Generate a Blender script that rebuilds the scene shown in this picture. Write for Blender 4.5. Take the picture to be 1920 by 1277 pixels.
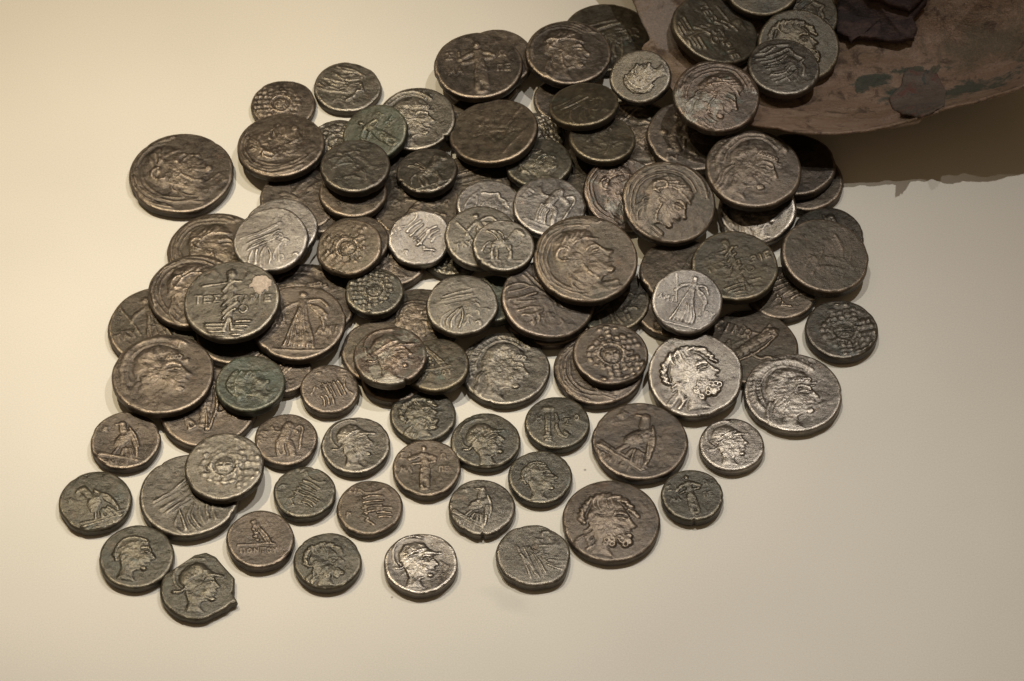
import bpy, math, random
import numpy as np
from mathutils import Vector, Matrix

# ---------------------------------------------------------------- scene, camera, light
scene = bpy.context.scene
for o in list(bpy.data.objects):
    bpy.data.objects.remove(o)
C = scene.collection
scene.unit_settings.scale_length = 0.01          # one unit is one centimetre
W, H = 1920.0, 1277.0
ELEV = math.radians(53.0)
DIST = 91.0
VFOV = math.radians(12.5)
FPX = (H / 2) / math.tan(VFOV / 2)
cam_d = bpy.data.cameras.new('camera')
cam = bpy.data.objects.new('camera', cam_d)
C.objects.link(cam)
cam.location = (0, -DIST * math.cos(ELEV), DIST * math.sin(ELEV))
cam.rotation_euler = (math.pi / 2 - ELEV, 0, 0)
cam_d.sensor_fit = 'HORIZONTAL'
cam_d.angle = 2 * math.atan((W / 2) / FPX)
cam_d.clip_start = 1.0
cam_d.clip_end = 2000.0
cam_d.dof.use_dof = True
cam_d.dof.focus_distance = DIST - 0.8
cam_d.dof.aperture_fstop = 9.0
cam_d.dof.aperture_fstop = 0.7
cam_d.dof.use_dof = True
scene.camera = cam

world = bpy.data.worlds.new("World")
scene.world = world
world.use_nodes = True
wnt = world.node_tree
bg = wnt.nodes['Background']
bg.inputs[0].default_value = (0.60, 0.43, 0.26, 1)
bg.inputs[1].default_value = 0.23

def lamp(name, loc, target, power, color, size, spot_deg, blend):
    d = bpy.data.lights.new(name, 'SPOT')
    d.energy = power
    d.color = color
    d.shadow_soft_size = size
    d.spot_size = math.radians(spot_deg)
    d.spot_blend = blend
    o = bpy.data.objects.new(name, d)
    C.objects.link(o)
    o.location = loc
    v = Vector(target) - Vector(loc)
    o.rotation_euler = v.to_track_quat('-Z', 'Y').to_euler()
    return o

lamp('case_spot_right', (26, 21, 88), (0.5, 4.5, 0), 104000, (1.0, 0.965, 0.925), 0.5, 48, 1.0)
lamp('case_spot_left', (-30, 22, 84), (-11, 5.5, 0), 190000, (1.0, 0.85, 0.60), 0.5, 27, 1.0)
lamp('case_spot_front', (-6, 14, 95), (-4, -11.5, 0), 152000, (1.0, 0.95, 0.87), 0.5, 34, 1.0)

scene.view_settings.view_transform = 'Standard'
scene.view_settings.look = 'None'
scene.view_settings.exposure = 0.0
scene.view_settings.gamma = 1.0
scene.render.engine = 'CYCLES'

CAM = np.array(cam.location)
FWD = np.array([0, math.cos(ELEV), -math.sin(ELEV)])
UPV = np.array([0, math.sin(ELEV), math.cos(ELEV)])
RGT = np.array([1.0, 0, 0])

def at(px, py, z):
    d = FWD + (px - W / 2) / FPX * RGT - (py - H / 2) / FPX * UPV
    t = (z - CAM[2]) / d[2]
    return CAM + d * t

# ---------------------------------------------------------------- materials
def new_mat(name):
    m = bpy.data.materials.new(name)
    m.use_nodes = True
    nt = m.node_tree
    return m, nt, nt.nodes['Principled BSDF']

def noise(nt, vec, scale, detail=5, rough=0.6, dist=0.0):
    n = nt.nodes.new('ShaderNodeTexNoise')
    n.inputs['Scale'].default_value = scale
    n.inputs['Detail'].default_value = detail
    n.inputs['Roughness'].default_value = rough
    n.inputs['Distortion'].default_value = dist
    nt.links.new(vec, n.inputs['Vector'])
    return n.outputs['Fac']

def ramp(nt, fac, stops):
    r = nt.nodes.new('ShaderNodeValToRGB')
    e = r.color_ramp.elements
    while len(e) < len(stops):
        e.new(0.5)
    for i, (p, c) in enumerate(stops):
        e[i].position = p
        e[i].color = (c, c, c, 1) if isinstance(c, (int, float)) else (c[0], c[1], c[2], 1)
    nt.links.new(fac, r.inputs[0])
    return r.outputs[0]

def mixc(nt, fac, a, b, mode='MIX'):
    m = nt.nodes.new('ShaderNodeMix')
    m.data_type = 'RGBA'
    m.blend_type = mode
    for s, v in ((m.inputs[0], fac), (m.inputs[6], a), (m.inputs[7], b)):
        if isinstance(v, (int, float)):
            s.default_value = v
        elif isinstance(v, (tuple, list)):
            s.default_value = (v[0], v[1], v[2], 1)
        else:
            nt.links.new(v, s)
    return m.outputs[2]

def math_n(nt, op, a, b=None, clamp=False):
    m = nt.nodes.new('ShaderNodeMath')
    m.operation = op
    m.use_clamp = clamp
    for i, v in enumerate((a, b)):
        if v is None:
            continue
        if isinstance(v, (int, float)):
            m.inputs[i].default_value = v
        else:
            nt.links.new(v, m.inputs[i])
    return m.outputs[0]

def objvec(nt, seeded=True):
    tc = nt.nodes.new('ShaderNodeTexCoord')
    at_ = nt.nodes.new('ShaderNodeAttribute')
    at_.attribute_type = 'OBJECT'
    at_.attribute_name = 'seed'
    v = nt.nodes.new('ShaderNodeVectorMath')
    v.operation = 'ADD'
    nt.links.new(tc.outputs['Object'], v.inputs[0])
    if seeded:
        cx = nt.nodes.new('ShaderNodeCombineXYZ')
        nt.links.new(at_.outputs['Fac'], cx.inputs[0])
        nt.links.new(at_.outputs['Fac'], cx.inputs[2])
        nt.links.new(cx.outputs[0], v.inputs[1])
    return v.outputs[0], at_.outputs['Fac']

def coin_material(name, base, alt, metal, rough, green=0.0, bare=0.0, barecol=(0.30, 0.27, 0.23), polish=0.60, greencol=(0.035, 0.060, 0.042)):
    m, nt, bs = new_mat(name)
    vec, seed = objvec(nt)
    big = noise(nt, vec, 0.9, 4, 0.6, 0.4)
    mid = noise(nt, vec, 4.0, 6, 0.65)
    fine = noise(nt, vec, 26.0, 6, 0.7)
    col = mixc(nt, ramp(nt, big, [(0.35, 0.0), (0.65, 1.0)]), tuple(c * 1.12 for c in base), tuple(c * 0.85 for c in alt))
    spk = ramp(nt, mid, [(0.30, 0.62), (0.52, 1.0), (0.75, 1.22)])
    col = mixc(nt, 1.0, col, spk, 'MULTIPLY')
    spk2 = ramp(nt, fine, [(0.32, 0.60), (0.5, 1.0), (0.72, 1.35)])
    col = mixc(nt, 0.8, col, spk2, 'MULTIPLY')
    pits = noise(nt, vec, 7.5, 5, 0.8)
    col = mixc(nt, ramp(nt, pits, [(0.60, 0.0), (0.68, 0.7)]), col, tuple(c * 0.35 for c in alt))
    rust = noise(nt, vec, 2.3, 6, 0.7)
    col = mixc(nt, ramp(nt, rust, [(0.60, 0.0), (0.72, 0.55)]), col, (base[0] * 1.25, base[1] * 0.92, base[2] * 0.75))
    # each coin's own depth of tone
    tone = nt.nodes.new('ShaderNodeAttribute')
    tone.attribute_type = 'OBJECT'
    tone.attribute_name = 'tone'
    cmb = nt.nodes.new('ShaderNodeCombineColor')
    for i in range(3):
        nt.links.new(tone.outputs['Fac'], cmb.inputs[i])
    col = mixc(nt, 1.0, col, cmb.outputs[0], 'MULTIPLY')
    wear = nt.nodes.new('ShaderNodeAttribute')
    wear.attribute_name = 'wear'
    w = math_n(nt, 'MULTIPLY', wear.outputs['Fac'], ramp(nt, mid, [(0.3, 0.35), (0.6, 1.0)]))
    # worn, rubbed high points show the alloy
    wp = math_n(nt, 'MULTIPLY', ramp(nt, w, [(0.12, 0.0), (0.75, 1.0)]), polish)
    col = mixc(nt, wp, col, mixc(nt, 0.10, tuple(min(1.0, c * 4.0) for c in base), (0.370, 0.345, 0.298)))
    metalv = math_n(nt, 'ADD', metal, math_n(nt, 'MULTIPLY', wp, 0.98 - metal), True)
    if green > 0:
        g = math_n(nt, 'MULTIPLY', ramp(nt, noise(nt, vec, 1.7, 7, 0.68, 0.6), [(0.62 - 0.25 * green, 0.0), (0.80 - 0.25 * green, 1.0)]), 0.9)
        col = mixc(nt, g, col, greencol)
        metalv = math_n(nt, 'MULTIPLY', math_n(nt, 'SUBTRACT', 1.0, g), metalv)
    if bare > 0:
        b = ramp(nt, noise(nt, vec, 1.1, 7, 0.62, 0.9), [(0.66 - 0.2 * bare, 0.0), (0.69 - 0.2 * bare, 1.0)])
        col = mixc(nt, math_n(nt, 'MULTIPLY', b, 0.8), col, barecol)
    # shade painted on the side walls: darker colour, duller than the struck faces
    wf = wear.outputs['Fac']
    side_shade = ramp(nt, wf, [(0.0, 1.0), (0.004, 0.0)])
    col = mixc(nt, side_shade, col, mixc(nt, 1.0, col, (0.62, 0.55, 0.50), 'MULTIPLY'))
    metalv = math_n(nt, 'MULTIPLY', math_n(nt, 'SUBTRACT', 1.0, math_n(nt, 'MULTIPLY', side_shade, 0.7)), metalv)
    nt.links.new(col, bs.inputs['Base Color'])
    if isinstance(metalv, float):
        bs.inputs['Metallic'].default_value = metalv
    else:
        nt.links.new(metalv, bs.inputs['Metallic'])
    r = math_n(nt, 'ADD', ramp(nt, mid, [(0.25, rough - 0.10), (0.75, rough + 0.14)]), math_n(nt, 'MULTIPLY', wp, -0.12))
    r = math_n(nt, 'ADD', r, math_n(nt, 'MULTIPLY', side_shade, 0.22))
    nt.links.new(r, bs.inputs['Roughness'])
    bs.inputs['Specular IOR Level'].default_value = 0.6
    # fine pitting and scratches
    bump = nt.nodes.new('ShaderNodeBump')
    bump.inputs['Strength'].default_value = 0.5
    bump.inputs['Distance'].default_value = 0.02
    mp = nt.nodes.new('ShaderNodeMapping')
    mp.inputs['Scale'].default_value = (2.0, 22.0, 4.0)
    mp.inputs['Rotation'].default_value = (0, 0, 0.7)
    nt.links.new(vec, mp.inputs['Vector'])
    scr = noise(nt, mp.outputs[0], 2.4, 4, 0.6)
    hgt = math_n(nt, 'ADD', math_n(nt, 'ADD', math_n(nt, 'MULTIPLY', fine, 0.7), math_n(nt, 'MULTIPLY', mid, 1.3)), math_n(nt, 'MULTIPLY', scr, 0.55))
    nt.links.new(hgt, bump.inputs['Height'])
    nt.links.new(bump.outputs[0], bs.inputs['Normal'])
    return m

MT = {
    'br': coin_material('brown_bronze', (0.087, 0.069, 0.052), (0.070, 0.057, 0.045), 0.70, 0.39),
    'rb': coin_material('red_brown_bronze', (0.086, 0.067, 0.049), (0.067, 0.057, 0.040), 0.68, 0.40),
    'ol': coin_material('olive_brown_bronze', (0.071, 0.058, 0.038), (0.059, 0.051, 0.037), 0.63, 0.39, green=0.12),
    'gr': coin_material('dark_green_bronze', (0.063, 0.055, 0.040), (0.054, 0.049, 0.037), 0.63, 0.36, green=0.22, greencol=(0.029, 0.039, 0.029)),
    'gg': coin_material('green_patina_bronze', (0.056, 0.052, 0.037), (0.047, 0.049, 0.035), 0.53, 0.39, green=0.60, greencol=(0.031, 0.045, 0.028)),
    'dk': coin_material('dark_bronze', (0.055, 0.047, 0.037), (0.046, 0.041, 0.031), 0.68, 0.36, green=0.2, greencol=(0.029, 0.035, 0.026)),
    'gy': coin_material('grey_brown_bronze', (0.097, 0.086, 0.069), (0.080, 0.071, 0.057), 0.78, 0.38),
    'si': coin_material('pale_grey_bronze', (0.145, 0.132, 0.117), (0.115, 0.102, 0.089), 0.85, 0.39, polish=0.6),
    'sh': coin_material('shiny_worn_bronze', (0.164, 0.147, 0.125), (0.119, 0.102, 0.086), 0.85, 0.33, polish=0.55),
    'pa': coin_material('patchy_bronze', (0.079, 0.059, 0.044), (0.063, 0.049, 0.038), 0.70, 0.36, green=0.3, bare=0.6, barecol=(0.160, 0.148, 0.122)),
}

def simple_mat(name, col, rough, metal=0.0):
    m, nt, bs = new_mat(name)
    vec, seed = objvec(nt)
    n = noise(nt, vec, 14.0, 6, 0.7)
    c = mixc(nt, 1.0, col, ramp(nt, n, [(0.3, 0.6), (0.7, 1.2)]), 'MULTIPLY')
    nt.links.new(c, bs.inputs['Base Color'])
    bs.inputs['Roughness'].default_value = rough
    bs.inputs['Metallic'].default_value = metal
    b = nt.nodes.new('ShaderNodeBump')
    b.inputs['Strength'].default_value = 0.5
    b.inputs['Distance'].default_value = 0.03
    nt.links.new(n, b.inputs['Height'])
    nt.links.new(b.outputs[0], bs.inputs['Normal'])
    return m
MT['lime'] = simple_mat('lime_deposit', (0.52, 0.43, 0.35), 0.9)

# ---------------------------------------------------------------- table
def mesh_obj(name, verts, faces, mat, parent=None, smooth=True):
    me = bpy.data.meshes.new(name)
    me.from_pydata([tuple(v) for v in verts], [], faces)
    if mat:
        me.materials.append(mat)
    me.polygons.foreach_set('use_smooth', [smooth] * len(me.polygons))
    me.update()
    o = bpy.data.objects.new(name, me)
    C.objects.link(o)
    if parent:
        o.parent = parent
    return o

tm, nt, bs = new_mat('cream_display_board')
tc = nt.nodes.new('ShaderNodeTexCoord')
grain = noise(nt, tc.outputs['Object'], 22.0, 4, 0.7)
soft = noise(nt, tc.outputs['Object'], 0.18, 3, 0.5)
col = mixc(nt, 1.0, (0.70, 0.665, 0.585), ramp(nt, grain, [(0.3, 0.91), (0.7, 1.06)]), 'MULTIPLY')
col = mixc(nt, 1.0, col, ramp(nt, soft, [(0.3, 0.97), (0.7, 1.02)]), 'MULTIPLY')
speck = noise(nt, tc.outputs['Object'], 2.1, 2, 0.5)
col = mixc(nt, ramp(nt, speck, [(0.90, 0.0), (0.92, 0.4)]), col, (0.20, 0.17, 0.13))
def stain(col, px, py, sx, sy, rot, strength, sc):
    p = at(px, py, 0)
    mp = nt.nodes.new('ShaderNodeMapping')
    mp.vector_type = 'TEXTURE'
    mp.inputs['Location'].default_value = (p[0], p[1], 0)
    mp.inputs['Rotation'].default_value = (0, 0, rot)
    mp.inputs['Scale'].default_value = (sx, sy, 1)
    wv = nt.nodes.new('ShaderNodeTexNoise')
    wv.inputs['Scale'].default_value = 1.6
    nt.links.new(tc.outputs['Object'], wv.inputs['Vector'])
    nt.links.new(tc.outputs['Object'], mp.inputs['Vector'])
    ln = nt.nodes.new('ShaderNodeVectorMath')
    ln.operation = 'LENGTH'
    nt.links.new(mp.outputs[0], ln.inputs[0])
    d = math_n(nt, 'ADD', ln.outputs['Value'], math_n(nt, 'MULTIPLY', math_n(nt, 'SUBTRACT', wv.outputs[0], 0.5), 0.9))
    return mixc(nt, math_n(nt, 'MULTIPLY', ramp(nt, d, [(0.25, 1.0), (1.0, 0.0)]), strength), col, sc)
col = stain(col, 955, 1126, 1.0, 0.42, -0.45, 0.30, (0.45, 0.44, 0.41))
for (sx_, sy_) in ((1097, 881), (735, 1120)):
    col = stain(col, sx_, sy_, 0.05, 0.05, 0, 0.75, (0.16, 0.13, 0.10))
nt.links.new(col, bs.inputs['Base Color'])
bs.inputs['Roughness'].default_value = 0.7
bs.inputs['Specular IOR Level'].default_value = 0.25
b = nt.nodes.new('ShaderNodeBump')
b.inputs['Strength'].default_value = 0.12
b.inputs['Distance'].default_value = 0.01
nt.links.new(grain, b.inputs['Height'])
nt.links.new(b.outputs[0], bs.inputs['Normal'])
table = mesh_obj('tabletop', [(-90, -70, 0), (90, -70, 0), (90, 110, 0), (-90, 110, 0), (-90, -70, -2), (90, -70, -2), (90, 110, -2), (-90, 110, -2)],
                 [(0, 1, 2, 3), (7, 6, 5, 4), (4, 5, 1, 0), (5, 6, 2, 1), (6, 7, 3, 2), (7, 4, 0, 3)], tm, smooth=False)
table['kind'] = 'structure'

# ---------------------------------------------------------------- numpy noise and relief drawing
def vnoise(x, y, seed, octaves=4, gain=0.55):
    out = np.zeros_like(x)
    amp, tot = 1.0, 0.0
    for k in range(octaves):
        rng = np.random.RandomState((seed * 131 + k * 17) % 100003)
        g = rng.rand(64, 64)
        xi = np.floor(x).astype(int); yi = np.floor(y).astype(int)
        fx = x - xi; fy = y - yi
        fx = fx * fx * (3 - 2 * fx); fy = fy * fy * (3 - 2 * fy)
        a = g[xi % 64, yi % 64]; b_ = g[(xi + 1) % 64, yi % 64]
        c = g[xi % 64, (yi + 1) % 64]; d = g[(xi + 1) % 64, (yi + 1) % 64]
        out += amp * ((a * (1 - fx) + b_ * fx) * (1 - fy) + (c * (1 - fx) + d * fx) * fy)
        tot += amp
        amp *= gain
        x = x * 2.03 + 7.1; y = y * 2.03 + 3.7
    return out / tot - 0.5

class Relief:
    """Relief cut on the unit disc, kept as one height field per named part."""
    def __init__(s, U, V, seed=0):
        s.U, s.V = U, V
        s.rs = random.Random(seed * 3 + 11)
        s.parts = {}
    def put(s, part, h):
        if part in s.parts:
            s.parts[part] = np.maximum(s.parts[part], h)
        else:
            s.parts[part] = h
    def cut(s, part, pts, w, depth):
        d = s.dist(pts)
        if part in s.parts:
            s.parts[part] = s.parts[part] - depth * np.exp(-(d / w) ** 2) * (s.parts[part] > depth * 0.8)
    def add(s, part, h):
        s.parts[part] = s.parts.get(part, 0) + h
    def dist(s, pts):
        best = np.full_like(s.U, 9.0)
        for (x0, y0), (x1, y1) in zip(pts[:-1], pts[1:]):
            dx, dy = x1 - x0, y1 - y0
            L = dx * dx + dy * dy + 1e-9
            t = np.clip(((s.U - x0) * dx + (s.V - y0) * dy) / L, 0, 1)
            best = np.minimum(best, np.hypot(s.U - x0 - t * dx, s.V - y0 - t * dy))
        return best
    def line(s, part, pts, w=0.03, h=0.5):
        if len(pts) == 1:
            pts = [pts[0], pts[0]]
        if not part.startswith('lettering') and part != 'g':
            # a hand-cut die: nothing quite straight, parallel or equal
            j = s.rs.uniform
            a0, b0 = j(-.016, .016), j(-.016, .016)
            pts = [(x + a0 + j(-.011, .011), y + b0 + j(-.011, .011)) for x, y in pts]
            w *= j(.95, 1.5); h *= j(.72, 1.12)
            if 3 <= len(pts) <= 5:
                for _ in range(2):
                    q = [pts[0]]
                    for (x0, y0), (x1, y1) in zip(pts[:-1], pts[1:]):
                        q += [(x0 * .75 + x1 * .25, y0 * .75 + y1 * .25), (x0 * .25 + x1 * .75, y0 * .25 + y1 * .75)]
                    pts = q + [pts[-1]]
        d = s.dist(pts)
        prof = np.sqrt(np.clip(1 - (d / (w * 1.15)) ** 2, 0, 1))
        if part in ('portrait', 'helmet') and part in s.parts:
            s.parts[part] = s.parts[part] + 0.36 * prof * (s.parts[part] > 0.05)   # detail stands on the modelled form
            s.put(part, 0.5 * h * prof)
        else:
            s.put(part, 0.92 * h * prof)
    def ell(s, part, cx, cy, rx, ry, ang=0, h=1.0, base=0.0):
        a = math.radians(ang)
        X = (s.U - cx) * math.cos(a) + (s.V - cy) * math.sin(a)
        Y = -(s.U - cx) * math.sin(a) + (s.V - cy) * math.cos(a)
        q = np.clip(1 - (X / rx) ** 2 - (Y / ry) ** 2, 0, 1)
        s.put(part, (base + h * np.sqrt(q)) * (q > 0))
    def poly(s, part, pts, h=1.0, edge=0.10):
        P = pts + [pts[0]]
        d = s.dist(P)
        ins = np.zeros(s.U.shape, bool)
        for (x0, y0), (x1, y1) in zip(P[:-1], P[1:]):
            c = ((y0 > s.V) != (y1 > s.V)) & (s.U < (x1 - x0) * (s.V - y0) / (y1 - y0 + 1e-9) + x0)
            ins ^= c
        t = np.clip(d / edge, 0, 1)
        s.put(part, np.where(ins, h * np.sqrt(1 - (1 - t) ** 2), 0))
    def ring(s, part, cx, cy, r, w, h):
        d = np.abs(np.hypot(s.U - cx, s.V - cy) - r)
        s.put(part, h * np.sqrt(np.clip(1 - (d / w) ** 2, 0, 1)))

def arc(cx, cy, rx, ry, a0, a1, n=9):
    return [(cx + rx * math.cos(math.radians(a0 + (a1 - a0) * i / (n - 1))), cy + ry * math.sin(math.radians(a0 + (a1 - a0) * i / (n - 1)))) for i in range(n)]

GLYPH = {
    'A': [[(0, 0), (.5, 1), (1, 0)], [(.2, .4), (.8, .4)]], 'M': [[(0, 0), (.15, 1), (.5, .4), (.85, 1), (1, 0)]],
    'I': [[(.5, 0), (.5, 1)]], 'S': [[(.9, 1), (.1, 1), (.55, .5), (.1, 0), (.9, 0)]], 'O': [arc(.5, .5, .42, .48, 0, 360, 9)],
    'U': [[(0, 1), (.5, .5), (1, 1)], [(.5, .5), (.5, 0)]], 'P': [[(.1, 0), (.1, 1), (.9, 1), (.9, 0)]], 'E': [[(.9, 1), (.1, 1), (.1, 0), (.9, 0)], [(.1, .5), (.7, .5)]],
    'R': [[(.15, 0), (.15, 1), (.8, .9), (.8, .55), (.15, .5)]], 'G': [[(.1, 0), (.1, 1), (.9, 1)]], 'N': [[(.05, 0), (.05, 1), (.95, 0), (.95, 1)]],
    'H': [[(.05, 0), (.05, 1)], [(.95, 0), (.95, 1)], [(.05, .5), (.95, .5)]], 'T': [[(.5, 0), (.5, 1)], [(0, 1), (1, 1)]], 'K': [[(.1, 0), (.1, 1)], [(.9, 1), (.1, .5), (.9, 0)]],
    'W': [arc(.5, .6, .4, .4, -60, 240, 9), [(0, 0), (.3, .2)], [(.7, .2), (1, 0)]], 'X': [[(0, 0), (1, 1)], [(0, 1), (1, 0)]], 'D': [[(0, 0), (.5, 1), (1, 0), (0, 0)]],
    'V': [[(0, 1), (.5, 0), (1, 1)]], '*': [[(0, 0), (1, 1)], [(0, 1), (1, 0)], [(.5, 0), (.5, 1)], [(0, .5), (1, .5)]],
}
def text(R, word, x, y, size, dirdeg=0, h=0.5, w=0.022, part='lettering', step=1.35):
    a = math.radians(dirdeg)
    if part == 'lettering':
        part = 'lettering#%d' % len(R.parts)
    for k, ch in enumerate(word):
        for st in GLYPH.get(ch, []):
            pts = []
            for (gx, gy) in st:
                lx = (k * step + gx * 0.95) * size; ly = gy * size * 1.25
                pts.append((x + lx * math.cos(a) - ly * math.sin(a), y + lx * math.sin(a) + ly * math.cos(a)))
            R.line(part, pts, w, h)

def inside(R, P):
    ins = np.zeros(R.U.shape, bool)
    for (x0, y0), (x1, y1) in zip(P, P[1:] + P[:1]):
        c = ((y0 > R.V) != (y1 > R.V)) & (R.U < (x1 - x0) * (R.V - y0) / (y1 - y0 + 1e-9) + x0)
        ins ^= c
    return ins * 1.0

FACE = [(.14, .46), (.26, .30), (.33, .18), (.36, .10), (.50, -.05), (.47, -.11), (.38, -.12), (.43, -.18), (.385, -.215), (.42, -.26), (.34, -.31), (.37, -.40), (.28, -.47), (.12, -.45), (.05, -.50), (.06, -.62), (.16, -.78),
        (-.32, -.74), (-.27, -.42), (-.36, -.15), (-.42, .12), (-.36, .36), (-.18, .52)]
def face_base(R, h=1.0):
    R.poly('portrait', FACE, h * 0.70, 0.13)
    R.ell('portrait', -.02, -.02, .42, .50, 0, h * 0.55, 0.50)
    R.ell('portrait', .16, -.17, .15, .17, 0, h * 1.15, 0)
    R.ell('portrait', .25, .08, .07, .035, -8, h * 0.5, h * 0.75)
    R.line('portrait', [(.12, .17), (.24, .19), (.34, .15)], .035, h * 1.15)
    R.cut('portrait', [(.12, .11), (.18, .13), (.30, .12)], .028, h * 0.45)
    R.cut('portrait', [(.16, .04), (.26, .03)], .022, h * 0.3)
    R.line('portrait', [(.38, .10), (.45, -.03)], .04, h * 1.0)
    R.ell('portrait', .29, -.39, .07, .06, 0, h * .08, h * .9)
    R.cut('portrait', [(.30, -.215), (.43, -.213)], .018, h * 0.45)
    R.cut('portrait', [(-.02, -.42), (.14, -.40), (.26, -.46)], .03, h * 0.25)
    R.parts['portrait'] = np.maximum(R.parts['portrait'] * inside(R, FACE), 0)
def d_athena(R, s):
    face_base(R)
    # attic helmet: bowl, visor bands, row of curls, crest with feather ticks
    R.poly('helmet', [(.36, .22), (.30, .42), (.14, .58), (-.08, .64), (-.32, .56), (-.48, .36), (-.52, .10), (-.44, -.12), (-.20, -.02), (-.08, .16)], 1.15, .32)
    R.line('helmet', [(-.20, .10), (.0, .24), (.42, .27)], .022, 1.25)
    R.line('helmet', [(-.20, .04), (.0, .18), (.42, .21)], .020, 1.2)
    for k in range(6):
        R.ring('helmet', -.02 + k * .065, .335, .034, .017, 1.28)
    R.ring('portrait', -.12, -.08, .05, .022, 1.2)
    crest = arc(-.07, .10, .66, .68, 48, 218, 14)
    R.line('crest', crest, .035, .75)
    R.line('crest', arc(-.07, .10, .53, .56, 60, 205, 12), .022, .6)
    for k in range(26):
        a = math.radians(50 + k * 6.2)
        R.line('crest', [(-.07 + .57 * math.cos(a), .10 + .6 * math.sin(a)), (-.07 + .73 * math.cos(a + .08), .10 + .76 * math.sin(a + .08))], .014, .65)
    for k in range(5):
        x = -.22 - .05 * k
        R.line('hair', [(x, -.16), (x - .10, -.36), (x - .06, -.56), (x - .14, -.76)], .020, .65)
    for k in range(4):
        R.ring('hair', -.30 + .09 * k, -.26 - .05 * k, .045, .02, .75)
def d_perseus(R, s):
    face_base(R)
    R.poly('helmet', [(.35, .26), (.33, .48), (.16, .62), (-.10, .66), (-.36, .54), (-.50, .26), (-.50, -.04), (-.30, -.16), (-.12, .06), (.0, .24)], 1.15, .34)
    for k in range(4):
        R.line('crest', arc(-.08, .06, .64 + .055 * k, .66 + .06 * k, 52 - 4 * k, 196 + 6 * k, 13), .016, .62)
    for k in range(16):
        a = math.radians(44 + k * 5.4)
        R.line('crest', [(-.05 + .70 * math.cos(a), .08 + .72 * math.sin(a)), (-.05 + .82 * math.cos(a - .1), .08 + .83 * math.sin(a - .1))], .014, .6)
    R.line('helmet', [(-.36, .10), (-.18, .34), (.10, .40), (.36, .30)], .022, 1.15)
    R.line('helmet', arc(-.30, .22, .12, .14, 40, 290, 8), .022, 1.15)
    for k in range(4):
        R.line('helmet', [(-.40 + .12 * k, .30 + .02 * k), (-.20 + .12 * k, .42 + .02 * k), (-.08 + .12 * k, .56)], .015, 1.05)
    R.ring('portrait', -.13, -.03, .06, .022, 1.25)
    R.line('portrait', [(-.10, -.10), (-.08, -.32), (.0, -.44)], .022, 1.2)
    for k in range(5):
        R.line('hair', [(-.24 - .04 * k, -.12 - .03 * k), (-.36 - .03 * k, -.30 - .05 * k), (-.30 - .03 * k, -.52 - .03 * k), (-.10 - .06 * k, -.70 - .02 * k)], .016, .6)
def d_mane(R, s):
    """helmeted head right with long flowing locks below the bowl"""
    d_perseus(R, s)
    for k in range(6):
        R.line('hair', [(-.30, -.02 - .08 * k), (-.46 + .04 * k, -.20 - .07 * k), (-.28 + .05 * k, -.44 - .05 * k), (.02 + .04 * k, -.54 - .04 * k), (.30, -.58 - .04 * k)], .018, .62)
    for (a0, a1, r) in ((100, 250, .66), (95, 255, .74)):
        R.line('crest', arc(0, 0, r, r, a0, a1, 12), .018, .55)
def d_helm_small(R, s):
    face_base(R, 1.1)
    R.poly('helmet', [(.48, .24), (.20, .42), (.06, .58), (-.14, .62), (-.38, .50), (-.52, .26), (-.50, .02), (-.26, -.06), (-.06, .10)], 1.35, .34)
    R.line('helmet', [(-.36, -.04), (-.08, .16), (.24, .28), (.52, .25)], .03, 1.45)
    R.line('helmet', [(-.30, .14), (-.06, .32), (.16, .40)], .02, 1.35)
    R.line('hair', [(-.60, -.16), (-.46, -.18), (-.38, -.10)], .03, .9)
    R.line('helmet', [(-.10, -.06), (-.04, -.30), (.10, -.44)], .04, 1.3)
    R.line('crest', arc(-.14, .26, .52, .50, 70, 230, 9), .022, .55)
def d_zeus(R, s):
    rs = random.Random(s)
    face_base(R, 1.0)
    for k in range(16):
        a = math.radians(200 - k * 12)
        x, y = -.04 + .46 * math.cos(a), .10 + .42 * math.sin(a)
        R.line('laurel_wreath', [(x, y), (x + .12 * math.cos(a - 1.1), y + .12 * math.sin(a - 1.1))], .032, 1.15)
    for k in range(5):
        R.line('hair', [(-.28 + .06 * k, .52 + .02 * k), (-.34 + .10 * k, .34), (-.20 + .08 * k, .20)], .02, 1.1)
    for k in range(26):
        x, y = rs.uniform(-.06, .40), rs.uniform(-.52, -.20)
        if x > .30 and y > -.28: continue
        R.ring('beard', x, y, .042, .026, 1.0 + rs.random() * .25)
    for k in range(9):
        R.line('hair', [(-.30 + rs.uniform(-.1, .1), .1 - .08 * k), (-.42 + rs.uniform(-.05, .08), -.0 - .08 * k)], .026, .9)
    for k in range(3):
        R.line('hair', [(-.38, -.30 - .05 * k), (-.56, -.42 - .07 * k), (-.66, -.60 - .05 * k)], .018, .6)
def d_plainhead(R, s):
    face_base(R, 1.1)
    for k in range(6):
        R.line('hair', arc(-.05, .06, .46 - .055 * k, .46 - .05 * k, 60, 215, 9), .022, 1.1)
    R.ell('hair', -.46, -.04, .13, .10, 20, .9)
    R.line('hair', [(-.38, .10), (-.10, .34), (.24, .36)], .024, 1.3)
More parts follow.
